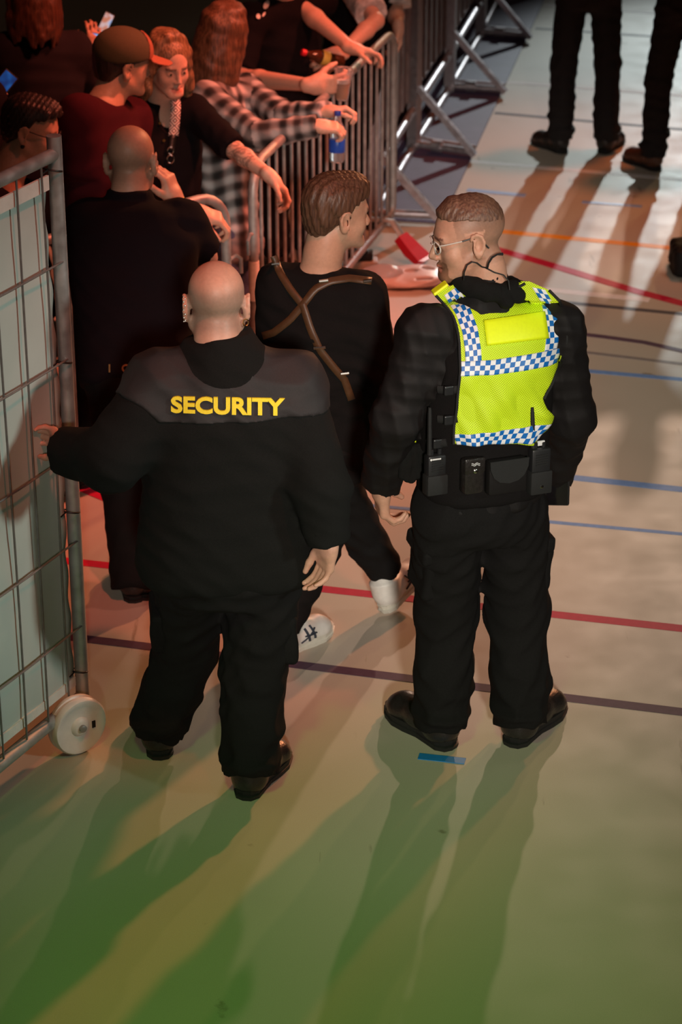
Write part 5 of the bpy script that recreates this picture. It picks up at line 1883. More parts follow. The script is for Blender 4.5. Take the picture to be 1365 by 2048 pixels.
CS.add(ell((0, -0.010, 0.052), (0.097, 0.118, 0.092)))
CS.post.append(lambda P, D: np.maximum(D, 0.028 - P[:, 2] + 0.12 * P[:, 1]))
cap = thing('cap', CM.base); cap.parent = CM.root; cap.location = (0, 0, 0)
cap['label'] = 'olive cap with rust front panel and peak'
CM.head_mesh('crown', CS, OLIVE, 0.006, (-0.14, -0.16, -0.02), (0.14, 0.16, 0.18), parent=cap)
CF = Sdf()
CF.add(ell((0, -0.008, 0.054), (0.099, 0.120, 0.096)))
CF.post.append(lambda P, D: np.maximum(np.maximum(D, 0.036 - P[:, 2]), 0.055 - P[:, 1] + 0.25 * np.abs(P[:, 0])))
CM.head_mesh('front_panel', CF, RUST, 0.006, (-0.14, -0.16, -0.02), (0.14, 0.16, 0.18), parent=cap)
PK = Sdf()
PK.add(ell((0, 0.128, 0.036), (0.084, 0.098, 0.030)))
PK.post.append(lambda P, D: np.maximum(D, np.abs(P[:, 2] - 0.040 + 2.2 * (P[:, 0] ** 2) + 0.25 * (P[:, 1] - 0.10)) - 0.005))
PK.post.append(lambda P, D: np.maximum(D, 0.085 - P[:, 1]))
CM.head_mesh('peak', PK, RUST, 0.005, (-0.14, 0.0, -0.06), (0.14, 0.26, 0.12), parent=cap)

# woman with the patterned bag strap
J = dict(head=W(336, 128, 9.58), neck=W(318, 222, 9.66), shl=W(388, 222, 9.66), shr=W(258, 232, 9.60), ell=W(470, 300, 9.46), wrl=W(540, 352, 9.22), elr=W(252, 380, 9.58), wrr=W(300, 440, 9.40),
         **std_legs(W(360, 500, 9.66), W(290, 500, 9.62), -0.70, 9.62))
WM = Person('smiling woman in a black button shirt with a patterned white strap and tattooed forearm', J, face=A(0.50, -0.80, -0.22), up=A(0.06, -0.1, 1), hs=0.99, girth=0.86, skin=(0.60, 0.37, 0.28), female=True, jaw=0.88)
WM.hands = [hand_prims(J['wrl'], A(0.62, -0.15, -0.62), A(-0.5, -0.3, -0.7), right=False, curls=[(25, 40, 25), (35, 45, 25), (38, 45, 25), (40, 45, 25)], s=0.95), hand_prims(J['wrr'], A(0.5, 0, -0.7), A(0, 0.5, -0.8), right=True, s=0.95)]
TATC = np.array([0.10, 0.07, 0.06])


def wm_paint(p, V, L, hd, col):
    e, w = p.J['ell'], p.J['wrl']
    ax = nrm(w - e); LL = np.linalg.norm(w - e)
    t = (V - e) @ ax / LL
    r = np.linalg.norm((V - e) - np.outer((V - e) @ ax, ax), axis=1)
    n = np.sin(V[:, 0] * 190 + 3 * np.sin(V[:, 2] * 120)) * np.sin(V[:, 2] * 210 + 2 * np.sin(V[:, 1] * 150)) + 0.5 * np.sin(V[:, 1] * 330 + V[:, 0] * 100)
    m = (t > -0.2) & (t < 0.62) & (r < 0.06) & (n > -0.05 + 0.9 * np.clip(t - 0.35, 0, 1))
    col[m] = col[m] * 0.45 + TATC * 0.55


S_WM = WM.top_sdf(TS, FWD * 1.08, FD_ * 1.1, [0, 0, 0, .01, .0, -.01, 0], sl=(0.066, 0.060, 0, 0), short=0.96, shr=0.060, wr=(0.007, 36), seed=61)
# open neck
nk_ = (J['neck'] + A(0.045, -0.10, 0.0)).astype(np.float32)
S_WM.post.append(lambda P, D: np.maximum(D, 0.056 - np.sqrt(((P - nk_) ** 2 * np.array([1.6, 0.5, 0.7], dtype=np.float32)).sum(1))))
dress(WM, S_WM, BLACKCOTTON, eyes=True, paint=wm_paint, armr=0.9, bh=0.0058)
BLOND = hair_mat('dark_blond_hair', (0.10, 0.05, 0.025), (0.32, 0.19, 0.10))
WM.head_mesh('hair', long_hair(0.14, 26, 3, 0.100, 72, wave=0.016, width=0.015), BLOND, 0.0055, (-0.2, -0.2, -0.36), (0.2, 0.2, 0.17))
S_WM2 = Sdf(); S_WM2.ops = S_WM.ops
# woven strap: a light band with dark and pink lozenges
STR = mat('woven_strap', (0.7, 0.66, 0.6), 0.8)
nt = STR.node_tree
uvn = nt.nodes.new('ShaderNodeUVMap')
sx_ = nt.nodes.new('ShaderNodeSeparateXYZ')
nt.links.new(uvn.outputs[0], sx_.inputs[0])


def mth(op, a, b=None):
    n = nt.nodes.new('ShaderNodeMath')
    n.operation = op
    for i_, v in enumerate((a, b)):
        if v is None:
            continue
        if isinstance(v, (int, float)):
            n.inputs[i_].default_value = v
        else:
            nt.links.new(v, n.inputs[i_])
    return n.outputs[0]


tri = mth('ABSOLUTE', mth('SUBTRACT', mth('FRACT', sx_.outputs[0]), 0.5))
acr = mth('ABSOLUTE', mth('SUBTRACT', sx_.outputs[1], 0.5))
dia = mth('FRACT', mth('MULTIPLY', mth('ADD', tri, acr), 3.2))
rp = nt.nodes.new('ShaderNodeValToRGB')
rp.color_ramp.interpolation = 'CONSTANT'
rp.color_ramp.elements[0].color = (0.72, 0.66, 0.60, 1)
rp.color_ramp.elements[1].position = 0.45
rp.color_ramp.elements[1].color = (0.03, 0.02, 0.02, 1)
e_ = rp.color_ramp.elements.new(0.8)
e_.color = (0.6, 0.25, 0.22, 1)
nt.links.new(dia, rp.inputs[0])
nt.links.new(rp.outputs[0], nt.nodes['Principled BSDF'].inputs['Base Color'])
bs = thing('bag_strap', WM.base); bs.parent = WM.root; bs.location = (0, 0, 0)
bs['label'] = 'white woven strap with dark lozenges'
path = resamp([(350, 190), (352, 215), (350, 245), (347, 272)], 20)
Q = np.concatenate([(path + A(dx, 0))[:, None, :] for dx in (-10, 0, 10)], 1).reshape(-1, 2)
X = press(S_WM2, Q, 9.5, 0.010)
F = np.array([(i * 3 + j, i * 3 + j + 1, i * 3 + j + 4, i * 3 + j + 3) for i in range(19) for j in range(2)])
V2, F2, nf = thicken(X, F, A(0, 1, 0), 0.004)
so = obj('woven_band', V2, F2, STR, bs)
uvl = so.data.uv_layers.new(name='UVMap')
vi = np.zeros(len(so.data.loops), dtype=np.int32)
so.data.loops.foreach_get('vertex_index', vi)
uvt = np.array([(i * 4.0 / 19, j / 2.0) for i in range(20) for j in range(3)] * 2)
uvl.data.foreach_set('uv', uvt[vi].astype(np.float32).ravel())
strip(S_WM2, [(347, 270), (345, 285), (343, 300)], 13, 9.5, 0.010, 0.004, 'leather_tab', LEATHER, bs, 6)
for cy, rr in ((301, 0.012), (318, 0.014)):
    c = press(S_WM2, [(341, cy)], 9.5, 0.018)[0]
    MB().tube([c + A(rr * math.cos(a), 0, rr * 1.2 * math.sin(a)) for a in np.linspace(0, 6.283, 15)[:-1]], 0.003, 8, closed=True).build('clasp_ring', CHROME, bs, True)
for cy in (246, 281):
    c = press(S_WM2, [(320 + (8 if cy > 260 else 0), cy)], 9.5, 0.004)[0]
    MB().lathe(c, A(0.3, -0.95, 0.1), [(0.006, 0), (0.006, 0.003)], 12).build('shirt_button', GOLD, WM.root, True)

# woman in the checked shirt
J = dict(head=W(452, 66, 10.36), neck=W(432, 168, 10.34), shl=W(492, 180, 10.46), shr=W(414, 196, 10.16), ell=W(568, 234, 10.20), wrl=W(652, 224, 10.05), elr=W(514, 272, 9.92), wrr=W(634, 252, 9.86),
         **std_legs(W(470, 450, 10.40), W(440, 455, 10.20), -0.50, 10.25, fwd=A(0.12, 0.05, 0)))
FW = Person('long-haired woman in a black and white checked shirt leaning over the barrier', J, face=A(0.80, 0.55, -0.25), up=A(0.15, 0, 1), hs=0.98, girth=0.86, skin=(0.58, 0.35, 0.26), female=True)
FW.hands = [hand_prims(J['wrl'], A(1, 0.1, 0.15), A(0.1, -0.3, -0.9), right=False, curls=[(45, 55, 35)] * 4, s=0.94), hand_prims(J['wrr'], A(1, 0.15, -0.12), A(0.0, 0.3, -0.9), right=True, curls=[(40, 60, 40)] * 4, s=0.94)]
FLAN = mat('checked_flannel', (0.5, 0.5, 0.5), 0.9, vcol=True, spec=0.15, noise=0.1, nscale=300, bump=0.1, bscale=500)
S_FW = FW.top_sdf([-0.22, 0.0, 0.25, 0.5, 0.75, 0.92, 1.0], FWD * 1.12, FD_ * 1.12, [0, 0, 0, .01, 0, -.01, 0], sl=(0.068, 0.062, 0.062, 0.050), shr=0.062, wr=(0.008, 40), seed=71)


def plaid(V):
    """soft tartan: squares along the trunk and along each sleeve"""
    jj = FW.J
    best = np.full(len(V), 9.0)
    uu = np.zeros(len(V)); vv = np.zeros(len(V))
    for a, b in ((FW.pel, jj['neck']), (jj['shl'], jj['ell']), (jj['ell'], jj['wrl']), (jj['shr'], jj['elr']), (jj['elr'], jj['wrr'])):
        ax = nrm(b - a)
        LL = np.linalg.norm(b - a)
        h = np.clip((V - a) @ ax, 0, LL)
        q = (V - a) - h[:, None] * ax
        d = np.linalg.norm(q, axis=1) * (0.45 if a is FW.pel else 1)
        e1 = nrm(np.cross(ax, A(0.2, 1, 0.1))); e2 = np.cross(ax, e1)
        ang = np.arctan2(q @ e1, q @ e2)
        m = d < best
        best[m] = d[m]
        uu[m] = h[m] + 0.01 * np.sin(V[m][:, 0] * 30)
        vv[m] = (ang * (0.13 if a is FW.pel else 0.058))[m]
    f = lambda x: 0.5 + 0.5 * np.tanh(1.5 * np.sin(x * 2 * math.pi / 0.074))
    g = f(uu) * 0.5 + f(vv) * 0.5
    c = np.where(g > 0.75, 0.62, np.where(g > 0.3, 0.12, 0.016))
    g3 = np.clip((g - 0.05) / 0.9, 0, 1)
    c = 0.02 + 0.42 * g3 ** 1.7
    return np.stack([c, c * 0.96, c * 0.96], 1)


JEANS = mat('blue_jeans', (0.045, 0.06, 0.11), 0.85, noise=0.2, nscale=120, bump=0.1, bscale=500)
dress(FW, S_FW, FLAN, col=plaid, legm=JEANS, armr=0.88, tname='checked_shirt', lname='jeans', bh=0.0068, ch=0.0075)
FW.head_mesh('hair', long_hair(0.22, 36, 5, 0.10, 50, wave=0.006), hair_mat('reddish_brown_hair', (0.05, 0.024, 0.014), (0.17, 0.085, 0.045)), 0.0055, (-0.2, -0.2, -0.40), (0.2, 0.2, 0.17))

# water bottle hanging from her hands
CLEAR = mat('clear_plastic', (0.93, 0.95, 0.97), 0.08, trans=0.9, ior=1.25, noise=0.02, nscale=20)
bt0 = W(676, 222, 9.95)
bd = nrm(W(674, 318, 9.93) - bt0)
wbt = thing('water_bottle', bt0 + bd * 0.22, 'clear water bottle with a blue label hanging from two hands over the barrier', 'bottle')
MB().lathe(bt0, bd, [(0.012, 0.016), (0.012, 0.03), (0.020, 0.05), (0.031, 0.075), (0.033, 0.09), (0.031, 0.12), (0.033, 0.15), (0.033, 0.205), (0.028, 0.218), (0.012, 0.220)], 24).build('bottle_body', CLEAR, wbt, True)
MB().lathe(bt0, bd, [(0.0138, 0.0), (0.0145, 0.004), (0.0145, 0.018), (0.0138, 0.019)], 20).build('cap', mat('blue_cap', (0.02, 0.05, 0.35), 0.4, noise=0.05, nscale=60), wbt, True)
MB().lathe(bt0, bd, [(0.0335, 0.118), (0.0345, 0.12), (0.0345, 0.172), (0.0335, 0.174)], 24).build('label_sleeve', mat('blue_label', (0.015, 0.07, 0.42), 0.35, noise=0.15, nscale=30), wbt, True)

# man in the black T-shirt with the beer cup
J = dict(head=W(578, -110, 11.1), neck=W(565, -10, 11.25), shl=W(640, 5, 11.4), shr=W(500, 40, 11.1), ell=W(606, 22, 11.55), wrl=W(702, 96, 10.98), elr=W(478, 155, 10.95), wrr=W(622, 170, 10.50),
         **std_legs(W(605, 300, 11.35), W(540, 305, 11.25), -0.24, 11.3))
J['ell'] = W(600, 12, 11.28)
BT = Person('man in a black T-shirt with bare forearms over the barrier, holding a beer cup', J, face=A(0.7, 0.6, -0.2), hs=1.02, skin=(0.58, 0.34, 0.25))
BT.hands = [hand_prims(J['wrl'], A(0.95, -0.1, -0.15), A(0.0, -0.2, -0.95), right=False, curls=[(10, 40, 30), (20, 45, 30), (25, 45, 30), (30, 45, 30)], s=1.02),
            hand_prims(J['wrr'], A(1, 0.1, 0.0), A(-0.1, 0.95, 0.1), right=True, curls=[(20, 45, 40), (22, 45, 40), (24, 45, 40), (26, 45, 40)], s=1.12, rad=1.05)]
S_BT_ = BT.top_sdf(TS, MW * 1.06, MD * 1.06, [0, 0, 0, 0, -.01, -.02, 0], sl=(0.078, 0.070, 0, 0), short=0.85, shr=0.076, wr=(0.006, 32), seed=81)
dress(BT, S_BT_, BLACKCOTTON, armr=1.08, bh=0.0072)
BT.head_mesh('hair', short_hair(seed=1.0), HB, 0.008, (-0.14, -0.16, -0.13), (0.14, 0.14, 0.17))
S_BTx = Sdf(); S_BTx.ops = S_BT_.ops
PRW = mat('white_shirt_print', (0.7, 0.66, 0.64), 0.6, noise=0.1, nscale=60)
for (cx, cy, a, b, rot) in ((533, 10, 5, 9, 0.5), (517, 33, 4, 5, -0.4), (528, 29, 2, 5, 0.6)):
    pts = []
    for t in np.linspace(0, 6.283, 13)[:-1]:
        x, y = a * math.cos(t), b * math.sin(t)
        pts.append((cx + x * math.cos(rot) - y * math.sin(rot), cy + x * math.sin(rot) + y * math.cos(rot)))
    X = press(S_BTx, pts, 10.9, 0.008)
    V2 = np.vstack([X, X + A(0, 1, 0) * 0.01])
    obj('shirt_print', V2, [tuple(reversed(range(12))), tuple(range(12, 24))] + [(i, (i + 1) % 12, 12 + (i + 1) % 12, 12 + i) for i in range(12)], PRW, BT.root, False)
cc = W(684, 166, 10.53)
bcup = thing('beer_cup', cc - A(0, 0, 0.07), 'clear plastic beer cup held above the barrier', 'cup')
MB().lathe(cc - A(0, 0, 0.075), A(0.06, 0, 1), [(0.026, 0), (0.028, 0.002), (0.041, 0.135), (0.044, 0.137), (0.044, 0.140), (0.0395, 0.138), (0.0275, 0.006), (0.002, 0.005)], 28).build('cup_wall', CLEAR, bcup, True)
MB().lathe(cc - A(0, 0, 0.068), A(0.06, 0, 1), [(0.026, 0), (0.033, 0.07), (0.002, 0.0705)], 24).build('beer', mat('beer', (0.75, 0.30, 0.03), 0.1, trans=0.6, ior=1.3, noise=0.05, nscale=30), bcup, True)
MB().lathe(cc - A(0, 0, 0.068) + A(0, 0, 0.071), A(0.06, 0, 1), [(0.033, 0), (0.0355, 0.018), (0.002, 0.02)], 24).build('foam', mat('foam', (0.8, 0.72, 0.66), 0.8, noise=0.08, nscale=200), bcup, True)

# person in the white printed T-shirt
J = dict(head=W(770, -190, 12.2), neck=W(744, -92, 12.0), shl=W(794, -50, 12.08), shr=W(702, -42, 11.88), ell=W(790, 24, 12.0), wrl=W(797, 52, 11.85), elr=W(752, 42, 11.42), wrr=W(682, 108, 11.14),
         **std_legs(W(715, 250, 12.1), W(660, 250, 12.0), -0.03, 12.05))
WT = Person('person in a white printed T-shirt with crossed bare forearms at the barrier end', J, face=A(0.8, 0.4, -0.3), hs=1.0, skin=(0.58, 0.34, 0.25))
WT.hands = [hand_prims(J['wrl'], A(0.05, -0.1, -1), A(-1, -0.2, 0), right=False, curl=35, s=0.95), hand_prims(J['wrr'], A(-0.85, -0.1, -0.2), A(0.1, 0.9, -0.3), right=True, curls=[(25, 50, 40)] * 4, s=1.0)]
WTM = mat('white_printed_cotton', (0.6, 0.55, 0.53), 0.85, noise=0.45, nscale=28)
S_WT = WT.top_sdf(TS, MW, MD, None, sl=(0.080, 0.076, 0, 0), short=0.80, shr=0.074, wr=(0.006, 32), seed=91)
S_WB = Sdf(); S_WB.ops = S_WT.ops[:2]; S_WB.post = S_WT.post
dress(WT, S_WB, BLACKCOTTON, armr=1.0, bh=0.0078)
for sd in ('l', 'r'):
    S_SL = Sdf(); a_, e_ = J['sh' + sd], J['el' + sd]
    S_SL.add(rc(a_, a_ + 0.82 * (e_ - a_), 0.084, 0.080, cut=0.004))
    S_SL.post.append(wrinkle(0.006, 40, 92))
    WT.mesh('sleeve', S_SL, WTM, 0.0075)
WT.head_mesh('hair', short_hair(seed=3.0), MATS['black_hair'], 0.008, (-0.14, -0.16, -0.13), (0.14, 0.14, 0.17))
b0 = W(604, 104, 11.02); b1 = W(672, 122, 11.08)
bd = nrm(b1 - b0)
cbt = thing('cola_bottle', b1, 'cola bottle with a red cap held sideways behind the beer cup', 'bottle')
MB().lathe(b0, bd, [(0.012, 0.014), (0.012, 0.03), (0.022, 0.06), (0.032, 0.09), (0.033, 0.13), (0.030, 0.15), (0.033, 0.17), (0.033, 0.21), (0.010, 0.22)], 24).build('bottle_body', mat('brown_cola', (0.10, 0.03, 0.012), 0.08, trans=0.4, ior=1.35, noise=0.04, nscale=20), cbt, True)
MB().lathe(b0, bd, [(0.0145, 0), (0.0155, 0.004), (0.0155, 0.020), (0.0145, 0.021)], 20).build('cap', REDPL, cbt, True)
MB().lathe(b0, bd, [(0.0335, 0.10), (0.0345, 0.102), (0.0345, 0.135), (0.0335, 0.137)], 24).build('label_sleeve', mat('gold_label', (0.6, 0.42, 0.08), 0.35, noise=0.15, nscale=30), cbt, True)

# dark-haired man with spectacles at the left edge
J = dict(head=W(64, 258, 8.78), neck=W(10, 372, 8.72), shl=W(45, 400, 8.92), shr=W(-50, 410, 8.55), ell=W(40, 540, 8.92), wrl=W(60, 600, 8.92), elr=W(-60, 560, 8.5), wrr=W(0, 640, 8.6),
         **std_legs(W(20, 700, 8.8), W(-50, 700, 8.65), -1.25, 8.75))
GM = Person('dark-haired man with spectacles and an ear stud, behind the fence post', J, face=A(0.92, -0.10, -0.26), up=A(0.2, 0, 1), hs=1.0, skin=(0.55, 0.31, 0.21))
GM.hands = [hand_prims(J['wrl'], A(0.5, 0.2, -0.7), A(0, 0.5, -0.8), right=False), hand_prims(J['wrr'], A(0.6, 0.4, -0.4), A(0, 0.5, -0.8), right=True)]
S_GM = GM.top_sdf(TS, MW, MD, None, sl=(0.078, 0.072, 0, 0), short=0.8, shr=0.074, wr=(0.006, 32), seed=101)
dress(GM, S_GM, BLACKCOTTON, eyes=True, bh=0.0065)
GM.head_mesh('hair', short_hair(front=0.058, side=0.088, back=-0.085, fringe=0.062, seed=2.0, amp=0.003), MATS['black_hair'], 0.0055, (-0.14, -0.16, -0.13), (0.14, 0.14, 0.17))
gs = thing('spectacles', GM.base); gs.parent = GM.root; gs.location = (0, 0, 0)
for sx in (-1, 1):
    rim = [GM.h2w((sx * 0.033 + 0.023 * math.cos(a), 0.102, -0.006 + 0.019 * math.sin(a))) for a in np.linspace(0, 6.283, 17)[:-1]]
    MB().tube(rim, 0.002, 8, closed=True).build('rim', PLASTIC, gs, True)
    MB().tube([GM.h2w((sx * 0.057, 0.098, 0.004)), GM.h2w((sx * 0.078, 0.04, 0.010)), GM.h2w((sx * 0.083, -0.005, 0.014))], 0.002, 8).build('temple_arm', PLASTIC, gs, True)
MB().lathe(GM.h2w((0.083, -0.006, -0.048)), GM.HR[0], [(0.008, -0.002), (0.008, 0.006), (0.005, 0.008)], 14).build('ear_stud', PLASTIC, GM.root, True)

# long-haired person seen from behind, filming with a phone
J = dict(head=W(70, -35, 10.4), neck=W(85, 62, 10.4), shl=W(15, 100, 10.35), shr=W(150, 100, 10.45), ell=W(0, 260, 10.4), wrl=W(40, 330, 10.6), elr=W(176, 190, 10.7), wrr=W(186, 108, 10.92),
         **std_legs(W(45, 420, 10.4), W(125, 420, 10.45), -1.28, 10.4))
LH = Person('long-haired person in a dark grey top seen from behind at the upper left', J, face=A(0.25, 1, -0.1), hs=1.0, girth=0.9, skin=(0.55, 0.32, 0.23), female=True)
LH.hands = [hand_prims(J['wrl'], A(0.3, 0.3, -0.8), A(0.5, 0.5, 0), right=False), hand_prims(J['wrr'], A(0.1, 0.15, 1), A(-0.3, 0.9, 0), right=True, curl=25, s=0.9)]
GREYTOP = mat('dark_grey_cotton', (0.014, 0.011, 0.014), 0.9, spec=0.1, noise=0.12, nscale=300, bump=0.1, bscale=500)
S_LH = LH.top_sdf(TS, FWD * 1.12, FD_ * 1.1, None, sl=(0.074, 0.062, 0.060, 0.045), shr=0.066, wr=(0.006, 30), seed=111)
dress(LH, S_LH, GREYTOP)
LH.head_mesh('hair', long_hair(0.22, 30, 9, 0.10, 50), hair_mat('auburn_hair', (0.03, 0.012, 0.008), (0.09, 0.035, 0.018)), 0.007, (-0.2, -0.2, -0.40), (0.2, 0.2, 0.17))


def phone(c, R, label, screen, half=(0.036, 0.075)):
    t = thing('mobile_phone', c - A(0, 0, half[1]), label, 'phone', 'phones held up in the crowd')
    MB().box(c, (half[0], 0.004, half[1]), R, 0.003).build('case', PLASTIC, t, True)
    MB().box(c - R[1] * 0.0042, (half[0] - 0.004, 0.0006, half[1] - 0.005), R).build('screen', screen, t)
    return t


def screen_mat(name, c1, c2, c3, strength):
    m = mat(name, (0.01, 0.01, 0.01), 0.2)
    nt = m.node_tree
    tc = nt.nodes.new('ShaderNodeTexCoord')
    n = nt.nodes.new('ShaderNodeTexNoise')
    n.inputs['Scale'].default_value = 22
    n.inputs['Detail'].default_value = 1
    r = nt.nodes.new('ShaderNodeValToRGB')
    r.color_ramp.elements[0].position = 0.38
    r.color_ramp.elements[0].color = (*c1, 1)
    r.color_ramp.elements[1].position = 0.62
    r.color_ramp.elements[1].color = (*c2, 1)
    e = r.color_ramp.elements.new(0.5)
    e.color = (*c3, 1)
    nt.links.new(tc.outputs['Object'], n.inputs['Vector'])
    nt.links.new(n.outputs['Fac'], r.inputs[0])
    b = nt.nodes['Principled BSDF']
    nt.links.new(r.outputs[0], b.inputs['Emission Color'])
    b.inputs['Emission Strength'].default_value = strength
    return m


tilt = lambda ang: np.array([nrm(A(math.cos(ang), 0, -math.sin(ang))), nrm(A(0.0, 1, -0.35)), nrm(np.cross(nrm(A(math.cos(ang), 0, -math.sin(ang))), nrm(A(0, 1, -0.35))))])
phone(W(212, 46, 11.05), tilt(math.radians(28)), 'lit phone with a pink and orange picture, above the olive cap', screen_mat('phone_picture', (0.75, 0.25, 0.15), (0.35, 0.55, 0.95), (0.85, 0.60, 0.62), 0.7), (0.025, 0.050))
phone(W(189, 71, 10.93), tilt(math.radians(100)), 'small bright blue phone screen beside the olive cap', screen_mat('phone_blue', (0.1, 0.3, 0.9), (0.5, 0.7, 1.0), (0.2, 0.45, 0.95), 0.8), (0.013, 0.022))
phone(W(6, 170, 9.5), tilt(math.radians(42)), 'dim blue phone held up at the left edge', screen_mat('phone_dim_blue', (0.01, 0.05, 0.22), (0.02, 0.14, 0.5), (0.01, 0.08, 0.32), 0.5), (0.032, 0.060))

# the one who holds the blue phone, just outside the picture
J = dict(head=W(-95, 60, 9.4), neck=W(-95, 160, 9.4), shl=W(-165, 195, 9.35), shr=W(-30, 195, 9.45), ell=W(-170, 350, 9.4), wrl=W(-130, 430, 9.5), elr=W(-28, 320, 9.5), wrr=W(-8, 240, 9.55),
         **std_legs(W(-135, 480, 9.4), W(-60, 480, 9.4), -1.62, 9.4))
PH = Person('person holding up the blue phone at the left edge, only the hand in view', J, face=A(0.3, 1, -0.1), hs=1.0, skin=(0.6, 0.36, 0.28))
PH.hands = [hand_prims(J['wrl'], A(0.3, 0.3, -0.8), A(0.5, 0.5, 0), right=False), hand_prims(J['wrr'], A(0.15, 0.0, 1), A(-0.2, 0.9, 0), right=True, curl=30, s=0.95)]
S_PH = PH.top_sdf(TS, MW, MD, None, sl=(0.078, 0.068, 0.062, 0.05), shr=0.072, wr=(0.006, 30), seed=121)
dress(PH, S_PH, BLACKCOTTON, bh=0.0085)
PH.head_mesh('hair', short_hair(), MATS['black_hair'], 0.008, (-0.14, -0.16, -0.13), (0.14, 0.14, 0.17))

# ------------------------------------------------------------------ people far down the aisle


def stander(label, group, topm, legm, skin, seed, feet_out=0.42, stance=0.13, hairm=None, base=(0, 0, 0), shoem=None):
    b = np.array(base, float)
    al, ar = b + A(-stance, 0, 0.10), b + A(stance, 0, 0.10)
    J = dict(head=b + A(0, 0.02, 1.66), neck=b + A(0, -0.02, 1.49), shl=b + A(-0.19, 0, 1.43), shr=b + A(0.19, 0, 1.43), ell=b + A(-0.26, 0.02, 1.14), wrl=b + A(-0.13, 0.17, 1.02), elr=b + A(0.26, 0.02, 1.14), wrr=b + A(0.13, 0.17, 1.02),
             hipl=b + A(-0.09, 0, 0.93), hipr=b + A(0.09, 0, 0.93), knl=b + A(-stance * 0.95, 0.02, 0.50), knr=b + A(stance * 0.95, 0.02, 0.50), anl=al, anr=ar)
    p = Person(label, J, face=A(0, 1, -0.05), hs=1.0, skin=skin, group=group, base=b)
    p.J['footl'] = nrm(A(-feet_out * 1.6, 1, 0)); p.J['footr'] = nrm(A(feet_out * 1.2, 1, 0))
    p.hands = [hand_prims(J['wrl'], A(0.8, 0.3, 0.2), A(0, -1, 0), right=False), hand_prims(J['wrr'], A(-0.8, 0.4, -0.2), A(0, -1, 0), right=True)]
    S = p.top_sdf(TS, MW, MD, None, sl=(0.078, 0.068, 0.066, 0.052), shr=0.072, wr=(0.006, 30), seed=seed)
    p.body(0.011)
    p.eyes()
    p.mesh('jacket', S, topm, 0.012)
    T_ = p.trousers_sdf(hipw=0.162, hipd=0.125, th=0.094, kn=0.074, hem=0.070, top=0.15, wr=(0.009, 38), seed=seed + 1, bottom=0.02)
    p.mesh('trousers', T_, legm, 0.010)
    for sd in ('l', 'r'):
        fd = p.J['foot' + sd]
        p.shoe(p.J['an' + sd] * A(1, 1, 0) - fd * 0.05, fd, L=0.29, wid=1.02, boot=0.10, h=0.007, m=shoem)
    p.head_mesh('hair', short_hair(seed=seed), hairm or MATS['black_hair'], 0.008, (-0.14, -0.16, -0.13), (0.14, 0.14, 0.17))
    return p


DKTROU = mat('dark_trouser_cloth', (0.008, 0.0055, 0.006), 0.85, noise=0.15, nscale=250, bump=0.1, bscale=500)
BROWNSH = mat('brown_shoe_leather', (0.09, 0.035, 0.02), 0.35, noise=0.15, nscale=80)
fa = (G(1122, 308) + G(1212, 310)) / 2
stander('person in black trousers and black shoes far down the aisle, nearer the stage barriers', 'people far down the aisle', BLACKCOTTON, DKTROU, (0.55, 0.33, 0.25), 131, base=(fa[0], fa[1] + 0.05, 0))
fb = G(1308, 342)
stander('person in black trousers and brown shoes at the upper right edge', 'people far down the aisle', BLACKCOTTON, DKTROU, (0.55, 0.33, 0.25), 141, stance=0.15, base=(fb[0] + 0.15, fb[1] + 0.04, 0), shoem=BROWNSH)
fc = G(1385, 548)
kb = thing('kit_bag', fc, 'black kit bag with a red end standing on the floor at the right edge', 'bag')
S = Sdf()
S.add(bx(fc + A(0.0, 0.05, 0.07), (0.10, 0.13, 0.07), None, 0.03))
S.add(rc(fc + A(-0.02, -0.02, 0.13), fc + A(-0.085, 0.02, 0.075), 0.03, 0.022), 0.04)
S.post.append(wrinkle(0.006, 40, 77))
V, Q = S.mesh(0.008, fc - A(0.3, 0.3, 0.02), fc + A(0.3, 0.4, 0.3))
obj('bag_body', V, Q, NYLON, kb)
S = Sdf()
S.add(bx(fc + A(0.03, -0.11, 0.05), (0.075, 0.035, 0.05), None, 0.02))
V, Q = S.mesh(0.008, fc - A(0.3, 0.3, 0.02), fc + A(0.3, 0.4, 0.3))
obj('end_pocket', V, Q, mat('dark_red_nylon', (0.16, 0.01, 0.015), 0.6, noise=0.1, nscale=60), kb)
MB().tube([fc + A(-0.05, 0.02, 0.13), fc + A(-0.03, 0.03, 0.19), fc + A(0.05, 0.06, 0.19), fc + A(0.06, 0.07, 0.13)], 0.009, 8).build('handle', WEBBING, kb, True)

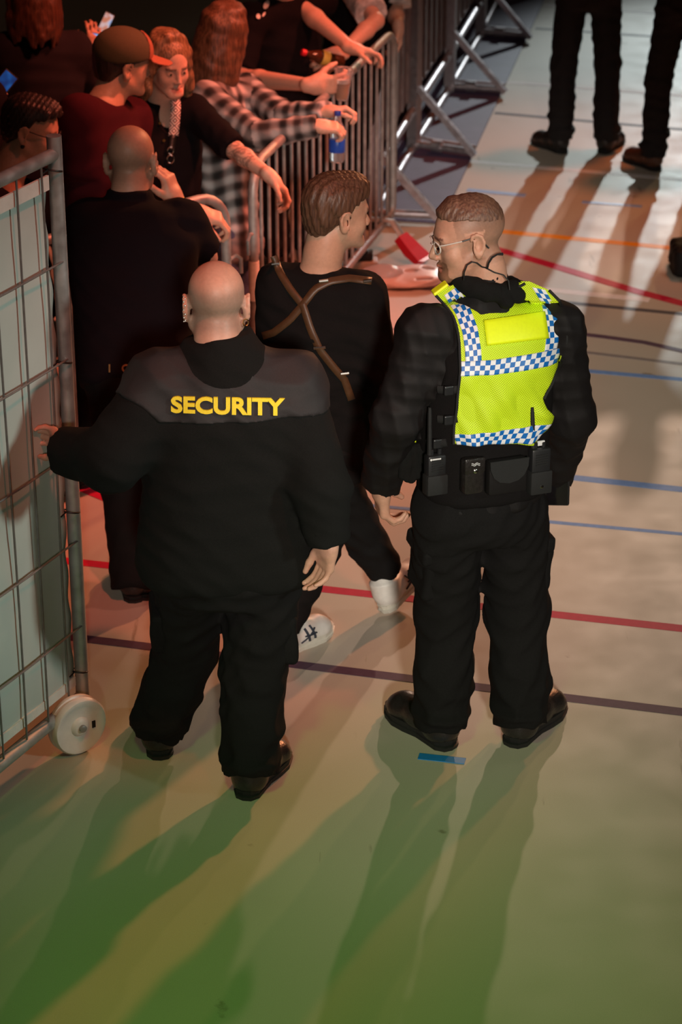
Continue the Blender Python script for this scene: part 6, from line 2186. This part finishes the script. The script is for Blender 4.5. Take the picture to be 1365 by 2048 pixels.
# ------------------------------------------------------------------ moulded plastic board lying by the barrier foot
PINKW = mat('white_moulded_plastic', (0.74, 0.60, 0.56), 0.38, noise=0.05, nscale=30)
bo = G(800, 563)
pb = thing('plastic_board', bo, 'white moulded plastic board with oval holes and a clear cover on the floor', 'board')
S = Sdf()
c = bo + A(0, 0, 0.022)
dx = nrm(G(870, 552) - G(730, 560)); dyv = A(-dx[1], dx[0], 0)
Rr = np.array([dx, dyv, A(0, 0, 1)])
S.add(ell(c + dx * 0.02, (0.165, 0.150, 0.024), Rr))
S.add(ell(c + dx * 0.12, (0.085, 0.105, 0.022), Rr), 0.05)
S.add(ell(c - dx * 0.13, (0.09, 0.095, 0.020), Rr), 0.05)
S.add(ell(c + dx * 0.145 + dyv * 0.035, (0.036, 0.042, 0.05), Rr), 0.006, 's')
S.add(bx(c + dx * 0.10 - dyv * 0.10, (0.042, 0.010, 0.05), Rr, 0.008), 0.004, 's')
S.add(ell(c + dx * 0.06 + A(0, 0, 0.02), (0.04, 0.03, 0.012), Rr), 0.01, 's')
S.post.append(lambda P, D: np.maximum(D, 0.004 - P[:, 2]))
V, Q = S.mesh(0.006, bo - A(0.4, 0.4, 0.05), bo + A(0.4, 0.4, 0.12))
obj('tray', V, Q, PINKW, pb)
S = Sdf()
S.add(ell(c - dx * 0.09 + A(0, 0, 0.012), (0.115, 0.080, 0.055), Rr))
S.post.append(lambda P, D: np.maximum(D, 0.020 - P[:, 2]))
V, Q = S.mesh(0.006, bo - A(0.4, 0.4, 0.05), bo + A(0.4, 0.4, 0.12))
obj('clear_cover', V, Q, CLEAR, pb)
MB().box(c - dx * 0.01 + A(0, 0, 0.022), (0.006, 0.05, 0.006), Rr, 0.002).build('red_clip', REDPL, pb)
# small dark bundle on a pale board behind the walking man
bo = G(722, 534)
sb = thing('tool_case', bo, 'small dark case on a pale base beside the plastic board', 'case')
MB().box(bo + A(0, 0, 0.02), (0.085, 0.05, 0.02), None, 0.008).build('base', mat('pale_case_base', (0.42, 0.32, 0.24), 0.6, noise=0.08, nscale=40), sb, True)
MB().box(bo + A(-0.01, 0.005, 0.06), (0.07, 0.042, 0.022), None, 0.012).build('lid', RUBBER, sb, True)
MB().tube([bo + A(-0.04, -0.02, 0.08), bo + A(-0.035, -0.02, 0.10), bo + A(0.025, -0.02, 0.10), bo + A(0.03, -0.02, 0.08)], 0.006, 8).build('handle', PLASTIC, sb, True)
